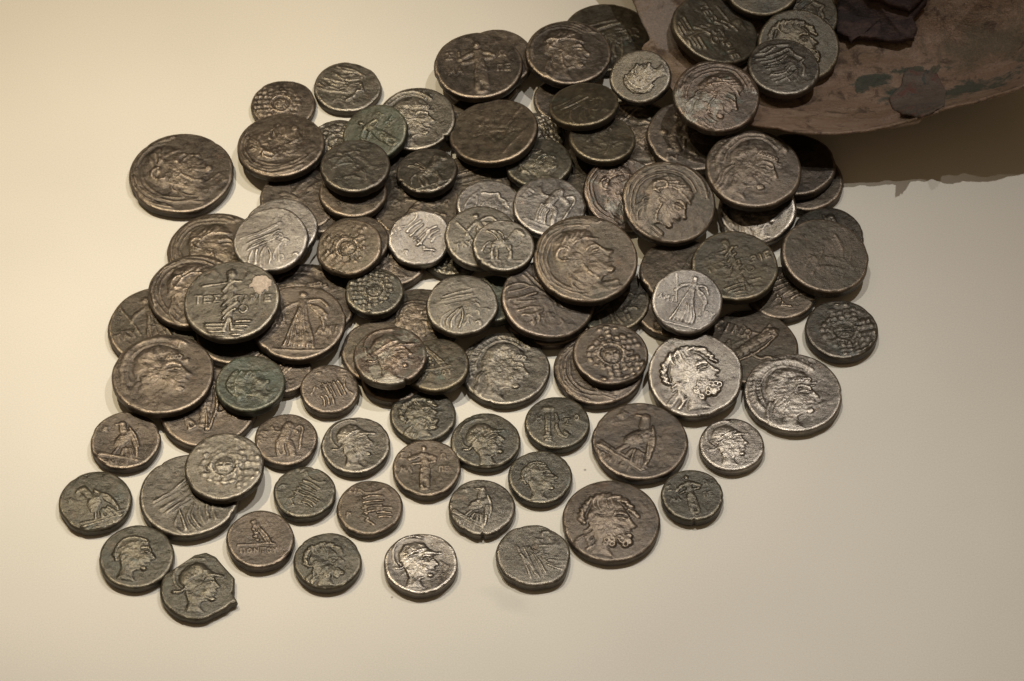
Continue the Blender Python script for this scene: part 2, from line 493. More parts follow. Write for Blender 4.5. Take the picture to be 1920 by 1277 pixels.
def d_gorgon(R, s):
    rs = random.Random(s)
    for ring, n, sz in ((.385, 13, .070), (.50, 17, .074), (.62, 21, .074), (.735, 25, .066)):
        for k in range(n):
            a = 2 * math.pi * (k + .5 * (ring == .55)) / n
            rr = ring * (1 + .05 * math.cos(3 * a + s))
            if ring > .6 and (math.sin(a + s) < -.35 or rs.random() < .12): continue
            rr += rs.uniform(-.025, .025); q_ = rs.uniform(.85, 1.15)
            R.ell('aegis', rr * math.cos(a), rr * math.sin(a), sz * .92 * q_, sz * 1.22 * q_, math.degrees(a) + rs.uniform(-25, 25), (1.0 - ring * .35) * rs.uniform(.6, 1.1), .10)
    R.ring('gorgon_face', 0, 0, .30, .05, .95)
    R.ell('gorgon_face', 0, -.02, .22, .25, 0, 1.15)
    for sx in (-1, 1):
        R.ell('gorgon_face', sx * .085, .05, .05, .03, 0, .3, 1.1)
        R.cut('gorgon_face', [(sx * .04, .01), (sx * .13, .02)], .02, .5)
    R.line('gorgon_face', [(0, .08), (0, -.08)], .028, 1.4)
    R.line('gorgon_face', [(-.08, -.15), (.08, -.15)], .03, 1.3)
    R.cut('gorgon_face', [(-.07, -.15), (.07, -.15)], .014, .5)
    for k in range(12):
        a = math.radians(30 * k + 10)
        R.line('gorgon_face', [(.27 * math.cos(a), .27 * math.sin(a)), (.35 * math.cos(a + .2), .35 * math.sin(a + .2)), (.38 * math.cos(a - .1), .38 * math.sin(a - .1))], .022, 1.0)
def d_nike(R, s):
    rs = random.Random(s)
    R.ell('victory_figure', .02, .62, .075, .085, 0, 1.0)
    R.poly('victory_figure', [(-.06, .54), (.10, .54), (.13, .20), (.20, -.10), (.26, -.58), (-.26, -.58), (-.14, -.10), (-.08, .2)], .7, .1)
    for k in range(7):
        t = k / 6
        R.line('victory_figure', [(-.04 + .12 * t, .30), (-.12 + .24 * t, .0), (-.24 + .48 * t, -.36), (-.32 + .56 * t, -.60)], .020, 1.0)
    R.line('victory_figure', [(-.05, .44), (-.28, .34), (-.36, .20)], .035, .85)
    R.line('wing', [(.10, .46), (.34, .52), (.46, .34)], .03, .85)
    for k in range(5):
        R.line('wing', [(.12 + .02 * k, .40 - .04 * k), (.34 + .02 * k, .30 - .08 * k), (.46 - .01 * k, .10 - .07 * k)], .018, .75)
    R.line('palm_branch', [(-.48, .66), (-.34, .2), (-.28, -.1)], .018, .6)
    R.line('ground_line', [(-.5, -.68), (.5, -.68)], .02, .6)
    w1, w2 = rs.choice([('AMI', 'SOU'), ('AMA', 'STP'), ('PER', 'GAMH'), ('SIN', 'WPHS'), ('TAU', 'AMI')])
    text(R, w1, -.74, -.12, .115, 0)
    text(R, w2, .32, -.30, .115, 0)
    text(R, 'HNO', .36, -.06, .09, 0, .4) if s % 2 else None
def d_pergamon(R, s):
    R.ell('trophy', .02, .58, .10, .12, 0, .8)
    R.line('trophy', [(.02, .5), (.0, -.45)], .055, .85)
    R.line('trophy', [(-.5, .33), (-.15, .38), (.22, .42)], .022, .7)
    for k in range(5):
        R.line('trophy', [(.10, .42 - .16 * k), (-.02, .34 - .16 * k), (-.12, .22 - .16 * k)], .03, .95)
    R.line('trophy', [(.0, -.4), (-.06, -.66)], .03, .9)
    R.line('trophy', [(.02, -.4), (.08, -.66)], .03, .9)
    for k in range(4):
        R.line('trophy', [(-.44 + .05 * k, -.50 - .085 * k), (-.06, -.52 - .085 * k)], .022, .85)
        R.line('trophy', [(.12, -.50 - .085 * k), (.38 - .05 * k, -.51 - .085 * k)], .026, .95)
    R.ring('trophy', .26, -.2, .08, .02, .7)
    text(R, 'TES', -.62, -.02, .12, 0, .55, .022)
    text(R, 'GARIE', .10, -.06, .115, 0, .75, .024, step=1.25)
def d_eagle(R, s):
    R.ell('eagle', -.02, .02, .17, .34, -28, 1.0)
    R.ell('eagle', -.20, .46, .10, .09, 0, 1.0)
    R.line('eagle', [(-.26, .46), (-.36, .42)], .03, .9)
    R.line('eagle', [(-.16, .40), (-.10, .26)], .07, .9)
    for k in range(7):
        R.line('wing', [(.04 + .02 * k, .36 - .05 * k), (.26 + .03 * k, .16 - .09 * k), (.40 + .01 * k, -.10 - .08 * k)], .022, .95)
    for k in range(5):
        R.line('eagle', [(.10 + .04 * k, -.26), (.20 + .06 * k, -.56)], .022, .85)
    R.line('eagle', [(-.08, -.28), (-.14, -.46)], .035, .85)
    R.line('eagle', [(.04, -.30), (.04, -.48)], .035, .85)
    for k in range(3):
        R.line('thunderbolt', [(-.52, -.50 - .05 * k), (.0, -.52 - .025 * k), (.50, -.46 - .06 * k)], .018, .8)
    text(R, 'PONTOU', -.50, -.84, .105, 8, .5)
    text(R, '*', -.62, .20, .10, 0, .5)
def d_sword(R, s):
    R.line('sword', [(-.22, .42), (-.22, -.42)], .065, .95)
    R.ell('sword', -.22, .52, .19, .10, 0, 1.0)
    R.cut('sword', [(-.22, .35), (-.22, -.30)], .02, .3)
    for k in range(3):
        R.line('sword', [(-.32 + .02 * k, -.42 - .08 * k), (-.12 - .02 * k, -.42 - .08 * k)], .03, .95)
    for k in range(5):
        R.line('sword', [(-.28, .25 - .14 * k), (-.16, .25 - .14 * k)], .012, 1.05)
    R.line('sword_strap', [(.0, .34), (.06, .10), (.02, -.10), (.10, -.34), (.28, -.44), (.34, -.36), (.26, -.28)], .035, .85)
    text(R, 'H', -.56, .10, .15, 0, .5)
    text(R, 'S', .26, -.04, .17, 0, .7, .028)
    text(R, 'O', .52, .14, .13, 0, .6, .024)
def d_cornucopia(R, s):
    for k in range(8):
        x = -.42 + .115 * k
        R.ell('cornucopia', x, -.16 + .055 * k, .115, .07 + .016 * k, 100, .75 + .03 * k)
    R.line('cornucopia', [(-.5, -.26), (-.05, .02), (.42, .40)], .022, 1.1)
    R.line('cornucopia', [(-.46, -.30), (.05, -.20), (.50, .16)], .022, 1.1)
    for k in range(7):
        R.ell('cornucopia', .36 + .05 * (k % 3), .14 + .06 * (k // 2), .045, .045, 0, 1.2)
    R.line('ribbon', [(-.1, -.2), (.05, -.36), (.22, -.3), (.30, -.42)], .03, .7)
    R.line('ribbon#%d' % len(R.parts), [(-.05, .52), (.0, .34), (.18, .26)], .02, .6)
    text(R, 'SINW', -.62, .64, .145, -38, .75, .026)
    text(R, 'D', -.62, .02, .16, -30, .7, .026)
    text(R, 'A', -.58, .10, .16, -30, .6, .022)
    for k in range(6):
        R.ell('fruit', .02 + .06 * (k % 3), -.52 - .06 * (k // 3), .04, .04, 0, .8)
def d_folds(R, s):
    rs = random.Random(s)
    u = rs.uniform
    for k in range(5):
        y = .26 - .09 * k + u(-.02, .02)
        x0, x1 = u(-.70, -.45), u(.05, .42)
        R.line('wing', [(x0, y - .06 + u(-.03, .03)), ((x0 + x1) / 2, y + u(-.01, .06)), (x1, y + .14 + u(-.03, .05))], u(.014, .026), u(.4, .75))
    for k in range(7):
        x = -.52 + .11 * k + u(-.03, .03)
        R.line('drapery', [(x, -.70 + u(0, .12)), (x + u(-.04, .10), -.42 + u(-.05, .05)), (x + u(.05, .25), -.16 + u(-.08, .04))], u(.014, .03), u(.4, .8))
    for k in range(8):
        x, y, a = u(.05, .6), u(-.55, .2), u(-.6, .9)
        R.line('drapery', [(x, y), (x + .08 * math.cos(a), y + .08 * math.sin(a)), (x + .15 * math.cos(a - .8), y + .15 * math.sin(a - .8))], u(.014, .03), u(.3, .7))
    R.ell('drapery', .12, -.10, .16, .22, 30, .35, .15)
    text(R, 'ML', .3, -.2, .12, -30, .4)
def d_stripes(R, s):
    """figure leaning on a column, legend in lines"""
    for k in range(4):
        R.line('victory_figure', [(-.22, .30 - .17 * k), (.0, .36 - .17 * k), (.30, .37 - .15 * k)], .028, .85)
    for k in range(3):
        R.line('victory_figure', [(.20, -.06 - .14 * k), (.34, -.02 - .14 * k), (.56, -.04 - .14 * k)], .032, .9)
    for k in range(6):
        R.ell('victory_figure', -.20 + .02 * k, .28 - .13 * k, .05, .045, 0, .9)
    R.line('victory_figure', [(-.16, -.44), (-.02, -.52), (.06, -.58)], .035, .85)
    R.line('wing', [(-.3, .56), (-.12, .44), (.20, .50), (.34, .62)], .02, .6)
    text(R, 'SIW', -.64, .50, .10, -8, .5)
    text(R, 'RB', -.66, -.30, .12, 0, .55)
def d_standing(R, s):
    R.ell('standing_figure', .0, .56, .07, .09, 0, .95)
    R.poly('standing_figure', [(-.10, .44), (.10, .44), (.11, .06), (.13, -.50), (-.13, -.50), (-.11, .06)], .85, .09)
    R.line('standing_figure', [(-.38, .20), (-.12, .34), (.14, .34), (.30, .24)], .05, .85)
    R.line('standing_figure', [(-.30, .08), (-.02, .14), (.26, .16)], .035, .8)
    R.line('standing_figure', [(-.07, -.1), (-.10, -.62)], .05, .9)
    R.line('standing_figure', [(.07, -.1), (.09, -.62)], .05, .9)
    R.ell('standing_figure', .0, -.70, .14, .07, 0, .8)
    text(R, 'SI', -.66, .22, .14, 0, .55)
    text(R, 'W', .42, .22, .14, 0, .5)
    text(R, 'MA', -.62, -.18, .12, 0, .5)
    text(R, 'PE', .36, -.16, .12, 0, .5)
def d_seated(R, s):
    R.ell('seated_figure', .10, .52, .08, .09, 0, .95)
    R.line('seated_figure', [(.08, .42), (.0, .20), (-.04, .0)], .10, .85)
    R.line('seated_figure', [(-.04, .0), (.16, -.06), (.20, -.34), (.24, -.52)], .065, .9)
    R.line('seated_figure', [(.02, .3), (-.26, .22), (-.40, .40)], .04, .8)
    R.line('staff', [(.30, .40), (.44, .48), (.52, .36), (.48, .10), (.44, -.34)], .028, .9)
    R.line('seated_figure', [(.04, .28), (.24, .34), (.36, .22)], .04, .85)
    for k in range(5):
        R.line('seated_figure', [(-.20 + .05 * k, -.02 - .03 * k), (-.22 + .05 * k, -.30), (-.16 + .05 * k, -.52)], .022, .8)
    R.line('ground_line', [(-.5, -.60), (.5, -.58)], .02, .5)
    text(R, 'ARP', -.68, -.12, .11, 70, .45)
def d_prow(R, s):
    """small figure above a line with letters below (the reverse under a line)"""
    for k in range(6):
        R.ell('eagle', -.22 + .04 * (k % 2) + .02 * k, .50 - .11 * k, .07, .06, 0, .95)
    R.line('eagle', [(-.18, .54), (-.06, .3), (.10, .0), (.18, -.12)], .04, .85)
    for k in range(4):
        R.line('wing', [(-.12 + .06 * k, .46 - .08 * k), (.06 + .06 * k, .26 - .08 * k), (.16 + .05 * k, -.02 - .04 * k)], .02, .8)
    R.line('ground_line', [(-.52, -.18), (.0, -.17), (.40, -.14)], .026, .75)
    text(R, 'PONTOU', -.46, -.44, .12, 2, .5)
def d_horse(R, s):
    R.ell('horse', -.06, -.02, .34, .17, 10, 1.0)
    R.line('horse', [(.18, .08), (.36, .30), (.44, .40)], .10, .95)
    R.line('horse', [(.42, .42), (.58, .30)], .065, .95)
    for (x, d) in ((-.30, -.06), (-.22, .04), (.14, .10), (.22, -.02)):
        R.line('horse', [(x, -.10), (x + d, -.34), (x + d * .4, -.52)], .04, .9)
    R.line('horse', [(-.38, .02), (-.54, -.06), (-.58, -.26)], .03, .8)
    for k in range(4):
        R.line('wing', [(.02 - .05 * k, .10), (-.04 - .08 * k, .32), (-.16 - .10 * k, .44)], .022, .85)
    R.line('ground_line', [(-.55, -.58), (.55, -.58)], .018, .5)
    text(R, 'AMIS', -.44, -.80, .12, 4, .5)
def d_blob(R, s):
    """heavily worn: a few unreadable ridges"""
    rs = random.Random(s)
    for k in range(9):
        x, y, a = rs.uniform(-.45, .45), rs.uniform(-.45, .45), rs.uniform(0, 360)
        l = rs.uniform(.1, .35)
        c, q = math.cos(math.radians(a)) * l, math.sin(math.radians(a)) * l
        R.line('worn_relief', [(x - c, y - q), (x + .04, y + .05), (x + c, y + q)], rs.uniform(.02, .04), rs.uniform(.25, .5))
def d_smooth(R, s):
    rs = random.Random(s)
    for k in range(4):
        x, y = rs.uniform(-.4, .3), rs.uniform(-.3, .3)
        R.line('worn_relief', [(x - .3, y - .04), (x, y + .04), (x + .3, y)], .02, .22)
def d_strands(R, s):
    """worn profile lost in long parallel locks"""
    rs = random.Random(s)
    for k in range(11):
        o = -.46 + .09 * k + rs.uniform(-.03, .03)
        x0, x1 = rs.uniform(-.72, -.40), rs.uniform(-.05, .38)
        xm = (x0 + x1) / 2
        R.line('hair', [(x0, o + rs.uniform(.0, .12)), (xm, o + rs.uniform(-.04, .06)), (x1, o + rs.uniform(.08, .24))], .018, rs.uniform(.3, .75))
    for k in range(7):
        a = rs.uniform(0, 6.28); x, y = rs.uniform(-.3, .3), rs.uniform(-.6, .1)
        R.line('hair', [(x, y), (x + .14 * math.cos(a), y + .14 * math.sin(a)), (x + .24 * math.cos(a + .7), y + .24 * math.sin(a + .7))], .018, .5)
    R.line('portrait', [(.28, .44), (.36, .20), (.50, .04), (.38, -.06), (.40, -.22), (.28, -.42)], .035, .8)
    R.ell('portrait', .16, -.02, .18, .22, 0, .6)
    R.line('hair', [(-.5, .55), (-.1, .66), (.3, .55)], .03, .6)
    text(R, 'EBW', .10, -.48, .10, 5, .4)
def d_tripod(R, s):
    for k in range(3):
        R.line('tripod', [(-.24 + .24 * k, .38), (-.30 + .30 * k, -.50)], .04, .9)
    R.ell('tripod', 0, .46, .34, .10, 0, .95)
    R.line('tripod', [(-.30, -.10), (.30, -.10)], .025, .8)
    text(R, 'SIN', -.72, -.1, .13, 90, .6)
    text(R, 'WP', .66, -.1, .13, 90, .6)
DES = dict(athena=d_athena, perseus=d_perseus, mane=d_mane, helm=d_helm_small, zeus=d_zeus, head=d_plainhead, gorgon=d_gorgon, nike=d_nike, perg=d_pergamon, eagle=d_eagle,
           sword=d_sword, corn=d_cornucopia, folds=d_folds, stripes=d_stripes, stand=d_standing, seat=d_seated, prow=d_prow, horse=d_horse, blob=d_blob, smooth=d_smooth, strands=d_strands, tripod=d_tripod)

# ---------------------------------------------------------------- one coin
def outline(theta, seed, irr, feats):
    rs = random.Random(seed)
    r = np.ones_like(theta)
    for k in range(2, 9):
        r += irr * rs.uniform(-1, 1) / (k ** 0.9) * np.cos(k * theta + rs.uniform(0, 6.28))
    r += 0.005 * vnoise(theta * 5 + 50, theta * 0 + seed * .37 + 5, seed, 3) * 2
    for f in feats:
        a = math.radians(f[1])
        d = (theta - a + math.pi) % (2 * math.pi) - math.pi
        if f[0] == 'crack':
            r -= f[2] * np.exp(-(d / 0.035) ** 2)
        elif f[0] == 'flat':          # a straight cut side
            w = f[3] if len(f) > 3 else 0.4
            lim = (1 - f[2]) / np.maximum(np.cos(d), 0.2)
            r = np.where(np.abs(d) < 1.2, np.minimum(r, lim), r)
        elif f[0] == 'point':
            r += f[2] * np.exp(-np.abs(d) / f[3])
        elif f[0] == 'bulge':
            r += f[2] * np.exp(-(d / f[3]) ** 2)
    for _ in range(rs.randint(2, 5)):
        d = (theta - rs.uniform(0, 6.28) + math.pi) % (2 * math.pi) - math.pi
        r -= rs.uniform(.006, .022) * np.exp(-(d / rs.uniform(.04, .12)) ** 2)
    return r

def make_mesh(name, verts, normals, quads, tris, mat, wear, sel_q=None, sel_t=None):
    if sel_q is not None:
        quads = quads[sel_q]
        tris = tris[sel_t]
    idx = np.unique(np.concatenate([quads.ravel(), tris.ravel()]))
    mp = np.full(len(verts), -1)
    mp[idx] = np.arange(len(idx))
    v = verts[idx]; n = normals[idx]
    q = mp[quads]; t = mp[tris]
    me = bpy.data.meshes.new(name)
    me.vertices.add(len(v))
    me.vertices.foreach_set('co', v.astype(np.float32).ravel())
    loops = np.concatenate([q.ravel(), t.ravel()]).astype(np.int32)
    me.loops.add(len(loops))
    me.loops.foreach_set('vertex_index', loops)
    starts = np.concatenate([np.arange(len(q)) * 4, len(q) * 4 + np.arange(len(t)) * 3]).astype(np.int32)
    me.polygons.add(len(starts))
    me.polygons.foreach_set('loop_start', starts)
    me.update(calc_edges=True)
    me.polygons.foreach_set('use_smooth', [True] * len(starts))
    me.materials.append(mat)
    a = me.attributes.new('wear', 'FLOAT', 'POINT')
    a.data.foreach_set('value', wear[idx].astype(np.float32))
    me.normals_split_custom_set_from_vertices([tuple(x) for x in n])
    return me

def soften(h, NT, passes=1):
    g = h[1:].reshape(-1, NT)
    for _ in range(passes):
        p = np.pad(g, ((1, 1), (0, 0)), mode='edge')
        g = 0.5 * g + 0.5 * (p[:-2] + p[2:] + np.roll(g, 1, 1) + np.roll(g, -1, 1)) / 4
    return np.concatenate([h[:1], g.ravel()])

def build_coin(name, r, th, design, rot, matkey, seed, irr=0.02, feats=(), depth=1.0, wornf=0.35, dish=0.0, lime=None, label_parts=True):
    """r and th in cm; the coin stands with the centre of its top face at the origin"""
    big = r > 1.2
    NT = 200 if big else 156
    s_ = np.concatenate([np.linspace(0, .90, 46 if big else 36)[1:], [.918, .935, .950, .963, .974, .983, .990, .996, 1.0]])
    theta = np.arange(NT) * 2 * math.pi / NT
    R0 = outline(theta, seed, irr, feats)
    TH, S = np.meshgrid(theta, s_)
    RR = S * (1 + (R0[None, :] - 1) * S ** 1.5)
    X = RR * np.cos(TH); Y = RR * np.sin(TH)
    X = np.concatenate([[0.0], X.ravel()]); Y = np.concatenate([[0.0], Y.ravel()])
    SS = np.concatenate([[0.0], S.ravel()])
    # the die struck a little off centre, turned by rot
    rs = random.Random(seed * 7 + 1)
    ox, oy = rs.uniform(-.07, .07), rs.uniform(-.07, .07)
    wx = 0.085 * vnoise(X * 1.6 + 9, Y * 1.6 + 9, seed + 3, 2) + 0.018 * vnoise(X * 6 + 9, Y * 6 + 2, seed + 5, 2); wy = 0.085 * vnoise(X * 1.6 + 19, Y * 1.6 + 5, seed + 4, 2) + 0.018 * vnoise(X * 6 + 3, Y * 6 + 7, seed + 6, 2)
    a = math.radians(rot)
    sc = 0.90
    U = ((X + wx - ox) * math.cos(a) + (Y + wy - oy) * math.sin(a)) * sc
    V = (-(X + wx - ox) * math.sin(a) + (Y + wy - oy) * math.cos(a)) * sc
    Rl = Relief(U, V, seed)
    DES[design](Rl, seed)
    for k_ in Rl.parts: Rl.parts[k_] = soften(Rl.parts[k_], NT)
    rimfade = np.clip((0.965 - SS) / 0.06, 0, 1)
    wmask = np.clip(0.5 + (1 - wornf) * 0.9 + vnoise(X * 1.6 + 30, Y * 1.6 + 12, seed + 9, 3) * 2.6 * (0.3 + wornf), 0.12, 1.0)
    total = np.zeros_like(X)
    owner = np.full(len(X), -1)
    keys = list(Rl.parts)
    for i, k in enumerate(keys):
        h = np.clip(Rl.parts[k], 0, 2) * rimfade
        owner = np.where((h > total) & (h > 0.12), i, owner)
        total = np.maximum(total, h)
    # ghosts of worn legend, double strikes and dents across the field
    Gh = Relief(X, Y)
    for _ in range(22):
        gx_, gy_, ga, gl = rs.uniform(-.8, .8), rs.uniform(-.8, .8), rs.uniform(0, 6.28), rs.uniform(.03, .16)
        gd = np.hypot((X - gx_) + wx * 2, (Y - gy_) + wy * 2)
        Gh.line('g', [(gx_ - gl * math.cos(ga), gy_ - gl * math.sin(ga)), (gx_ + wx.mean() + .03, gy_), (gx_ + gl * math.cos(ga + .5), gy_ + gl * math.sin(ga + .5))], rs.uniform(.02, .045), rs.uniform(.12, .42))
    ghost = soften(Gh.parts['g'], NT, 2) * rimfade
    unit = 0.043 * depth * (r / 1.2) ** 0.5
    rough = vnoise(X * 8 + 3, Y * 8 + 8, seed + 20, 4, 0.7) * (1 + 1.6 * np.clip(total, 0, 1))
    rel = total * wmask
    Z = unit * np.maximum(rel, 0.6 * ghost) + 0.022 * vnoise(X * 1.5 + 3, Y * 1.5 + 3, seed + 11, 2) + 0.015 * rough + 0.005 * vnoise(X * 19 + 3, Y * 19 + 8, seed + 60, 2, 0.7)
    Z = Z + dish * (SS ** 2) - 0.02 * dish
    # rounded lip
    edge = 0.080 / r
    t = np.clip((SS - (1 - edge * 1.3)) / (edge * 1.3), 0, 1)
    Z = Z - 0.066 * (1 - np.sqrt(np.clip(1 - t ** 2.0, 0, 1)))
    crest_ = rel - soften(rel, NT, 9)
    wear = np.clip(0.02 + rel * 0.42 + crest_ * 1.9 + np.exp(-((SS - 1 + .050 / r) / (.042 / r)) ** 2) * (0.85 + 0.8 * vnoise(X * 3 + 5, Y * 3 + 1, seed + 50, 3)), 0.02, 1)
    limemask = None
    if lime:
        d = np.hypot(X - lime[0], (Y - lime[1]) * 1.15) / lime[2] + vnoise(X * 5 + 2, Y * 5 + 4, seed + 31, 4) * 1.3
        limemask = d < 0.72
        Z = Z + 0.045 * np.clip((0.8 - d) * 4, 0, 1) * (1 + 1.2 * vnoise(X * 14 + 2, Y * 14 + 4, seed + 33, 3))
    # side and bottom
    rings = [(1.008, 0.16, 0), (1.006, 0.42, 0), (.992, 0.70, 0), (.960, 0.90, 0), (.91, 1.0, 0)]
    rng_side = vnoise(theta * 4 + 3, theta * 0 + 3.3, seed + 40, 3) * 0.02
    sx, sy, sz = [], [], []
    ztop = Z[-NT:]
    for (k, f, _) in rings:
        rr = R0 * k * (1 + rng_side)
        sx.append(rr * np.cos(theta)); sy.append(rr * np.sin(theta)); sz.append(ztop * (1 - f) * 1.0 - th * f + 0.0)
    X = np.concatenate([X] + sx + [[0.0]]); Y = np.concatenate([Y] + sy + [[0.0]])
    Z = np.concatenate([Z] + sz + [[-th]])
    wear = np.concatenate([wear, np.full(NT * len(rings) + 1, 0.0)])  # zero on side walls and base masks their painted shade
    owner = np.concatenate([owner, np.full(NT * len(rings) + 1, -1)])
    verts = np.stack([X * r, Y * r, Z], 1)
    nr = len(s_) + len(rings)
    i = np.arange(nr - 1)[:, None] * NT + 1
    j = np.arange(NT)[None, :]
    j2 = (j + 1) % NT
    quads = np.stack([i + j, i + NT + j, i + NT + j2, i + j2], -1).reshape(-1, 4)
    j = np.arange(NT); j2 = (j + 1) % NT
    tris = np.concatenate([np.stack([np.zeros(NT, int), 1 + j, 1 + j2], 1), np.stack([np.full(NT, len(verts) - 1), 1 + (nr - 1) * NT + j2, 1 + (nr - 1) * NT + j], 1)])
    # smooth normals of the whole body, shared by its parts so no seam shows
    N = np.zeros_like(verts)
    fn = np.cross(verts[quads[:, 2]] - verts[quads[:, 0]], verts[quads[:, 3]] - verts[quads[:, 1]])
    for c in range(4):
        for ax in range(3):
            N[:, ax] += np.bincount(quads[:, c], fn[:, ax], len(verts))
    fnt = np.cross(verts[tris[:, 1]] - verts[tris[:, 0]], verts[tris[:, 2]] - verts[tris[:, 0]])
    for c in range(3):
        for ax in range(3):
            N[:, ax] += np.bincount(tris[:, c], fnt[:, ax], len(verts))
    N /= np.linalg.norm(N, axis=1)[:, None] + 1e-12
    # faces go to the part that owns most of their corners
    fo = owner[quads]
    own_f = np.where((fo >= 0).sum(1) >= 2, fo.max(1), -1)
    if limemask is not None:
        lm = np.concatenate([limemask, np.zeros(NT * len(rings) + 1, bool)])
        own_f = np.where(lm[quads].sum(1) >= 2, len(keys), own_f)
        keys = keys + ['lime_deposit']
    own_t = np.full(len(tris), -1)
    ct = owner[tris]
    own_t = np.where((ct >= 0).sum(1) >= 2, ct.max(1), -1)
    root = bpy.data.objects.new(name, make_mesh(name, verts, N, quads, tris, MT[matkey], wear, own_f == -1, own_t == -1))
    C.objects.link(root)
    kids = []
    for kx, k in enumerate(keys):
        sq, st = own_f == kx, own_t == kx
        if sq.sum() < 6:
            own_f[sq] = -1
            continue
        k = k.split('#')[0]
        o = bpy.data.objects.new(k, make_mesh(k, verts, N, quads, tris, MT['lime' if k == 'lime_deposit' else matkey], wear, sq, st))
        C.objects.link(o)
        o.parent = root
        kids.append(o)
    return root, kids

# ---------------------------------------------------------------- heights of what the coins rest on
GX0, GX1, GY0, GY1, GS = -17.0, 17.0, -13.0, 17.0, 0.1
gx = np.arange(GX0, GX1, GS); gy = np.arange(GY0, GY1, GS)
GXX, GYY = np.meshgrid(gx, gy)
HM = np.zeros_like(GXX)

def rest(cx, cy, r, tilt=None, shrink=0.94, maxs=0.34):
    m = (GXX - cx) ** 2 + (GYY - cy) ** 2 <= (r * shrink) ** 2
    dx = GXX[m] - cx; dy = GYY[m] - cy; h = HM[m]
    if tilt is not None:
        a, b_ = tilt
        return float((h - a * dx - b_ * dy).max()), a, b_
    best = (0.0, 0.0); step = maxs / 3; cen = (0.0, 0.0)
    bv = None
    for lev in range(7):
        ca = cen[0] + np.arange(-3, 4) * step; cb = cen[1] + np.arange(-3, 4) * step
        A, B = np.meshgrid(ca, cb)
        A = A.ravel(); B = B.ravel()
        ok = (A * A + B * B) <= maxs ** 2 + 1e-6
        A = A[ok]; B = B[ok]
        val = (h[None] - A[:, None] * dx[None] - B[:, None] * dy[None]).max(1) + 0.04 * (A * A + B * B) * r
        k = int(val.argmin())
        cen = (A[k], B[k]); bv = val[k]
        step *= 0.5
    a, b_ = cen
    return float((h - a * dx - b_ * dy).max()), a, b_
def deposit(cx, cy, r, c, a, b_, th):
    m = (GXX - cx) ** 2 + (GYY - cy) ** 2 <= r ** 2
    top = c + a * (GXX[m] - cx) + b_ * (GYY[m] - cy) + th * math.sqrt(1 + a * a + b_ * b_) * 0.97
    HM[m] = np.maximum(HM[m], top)

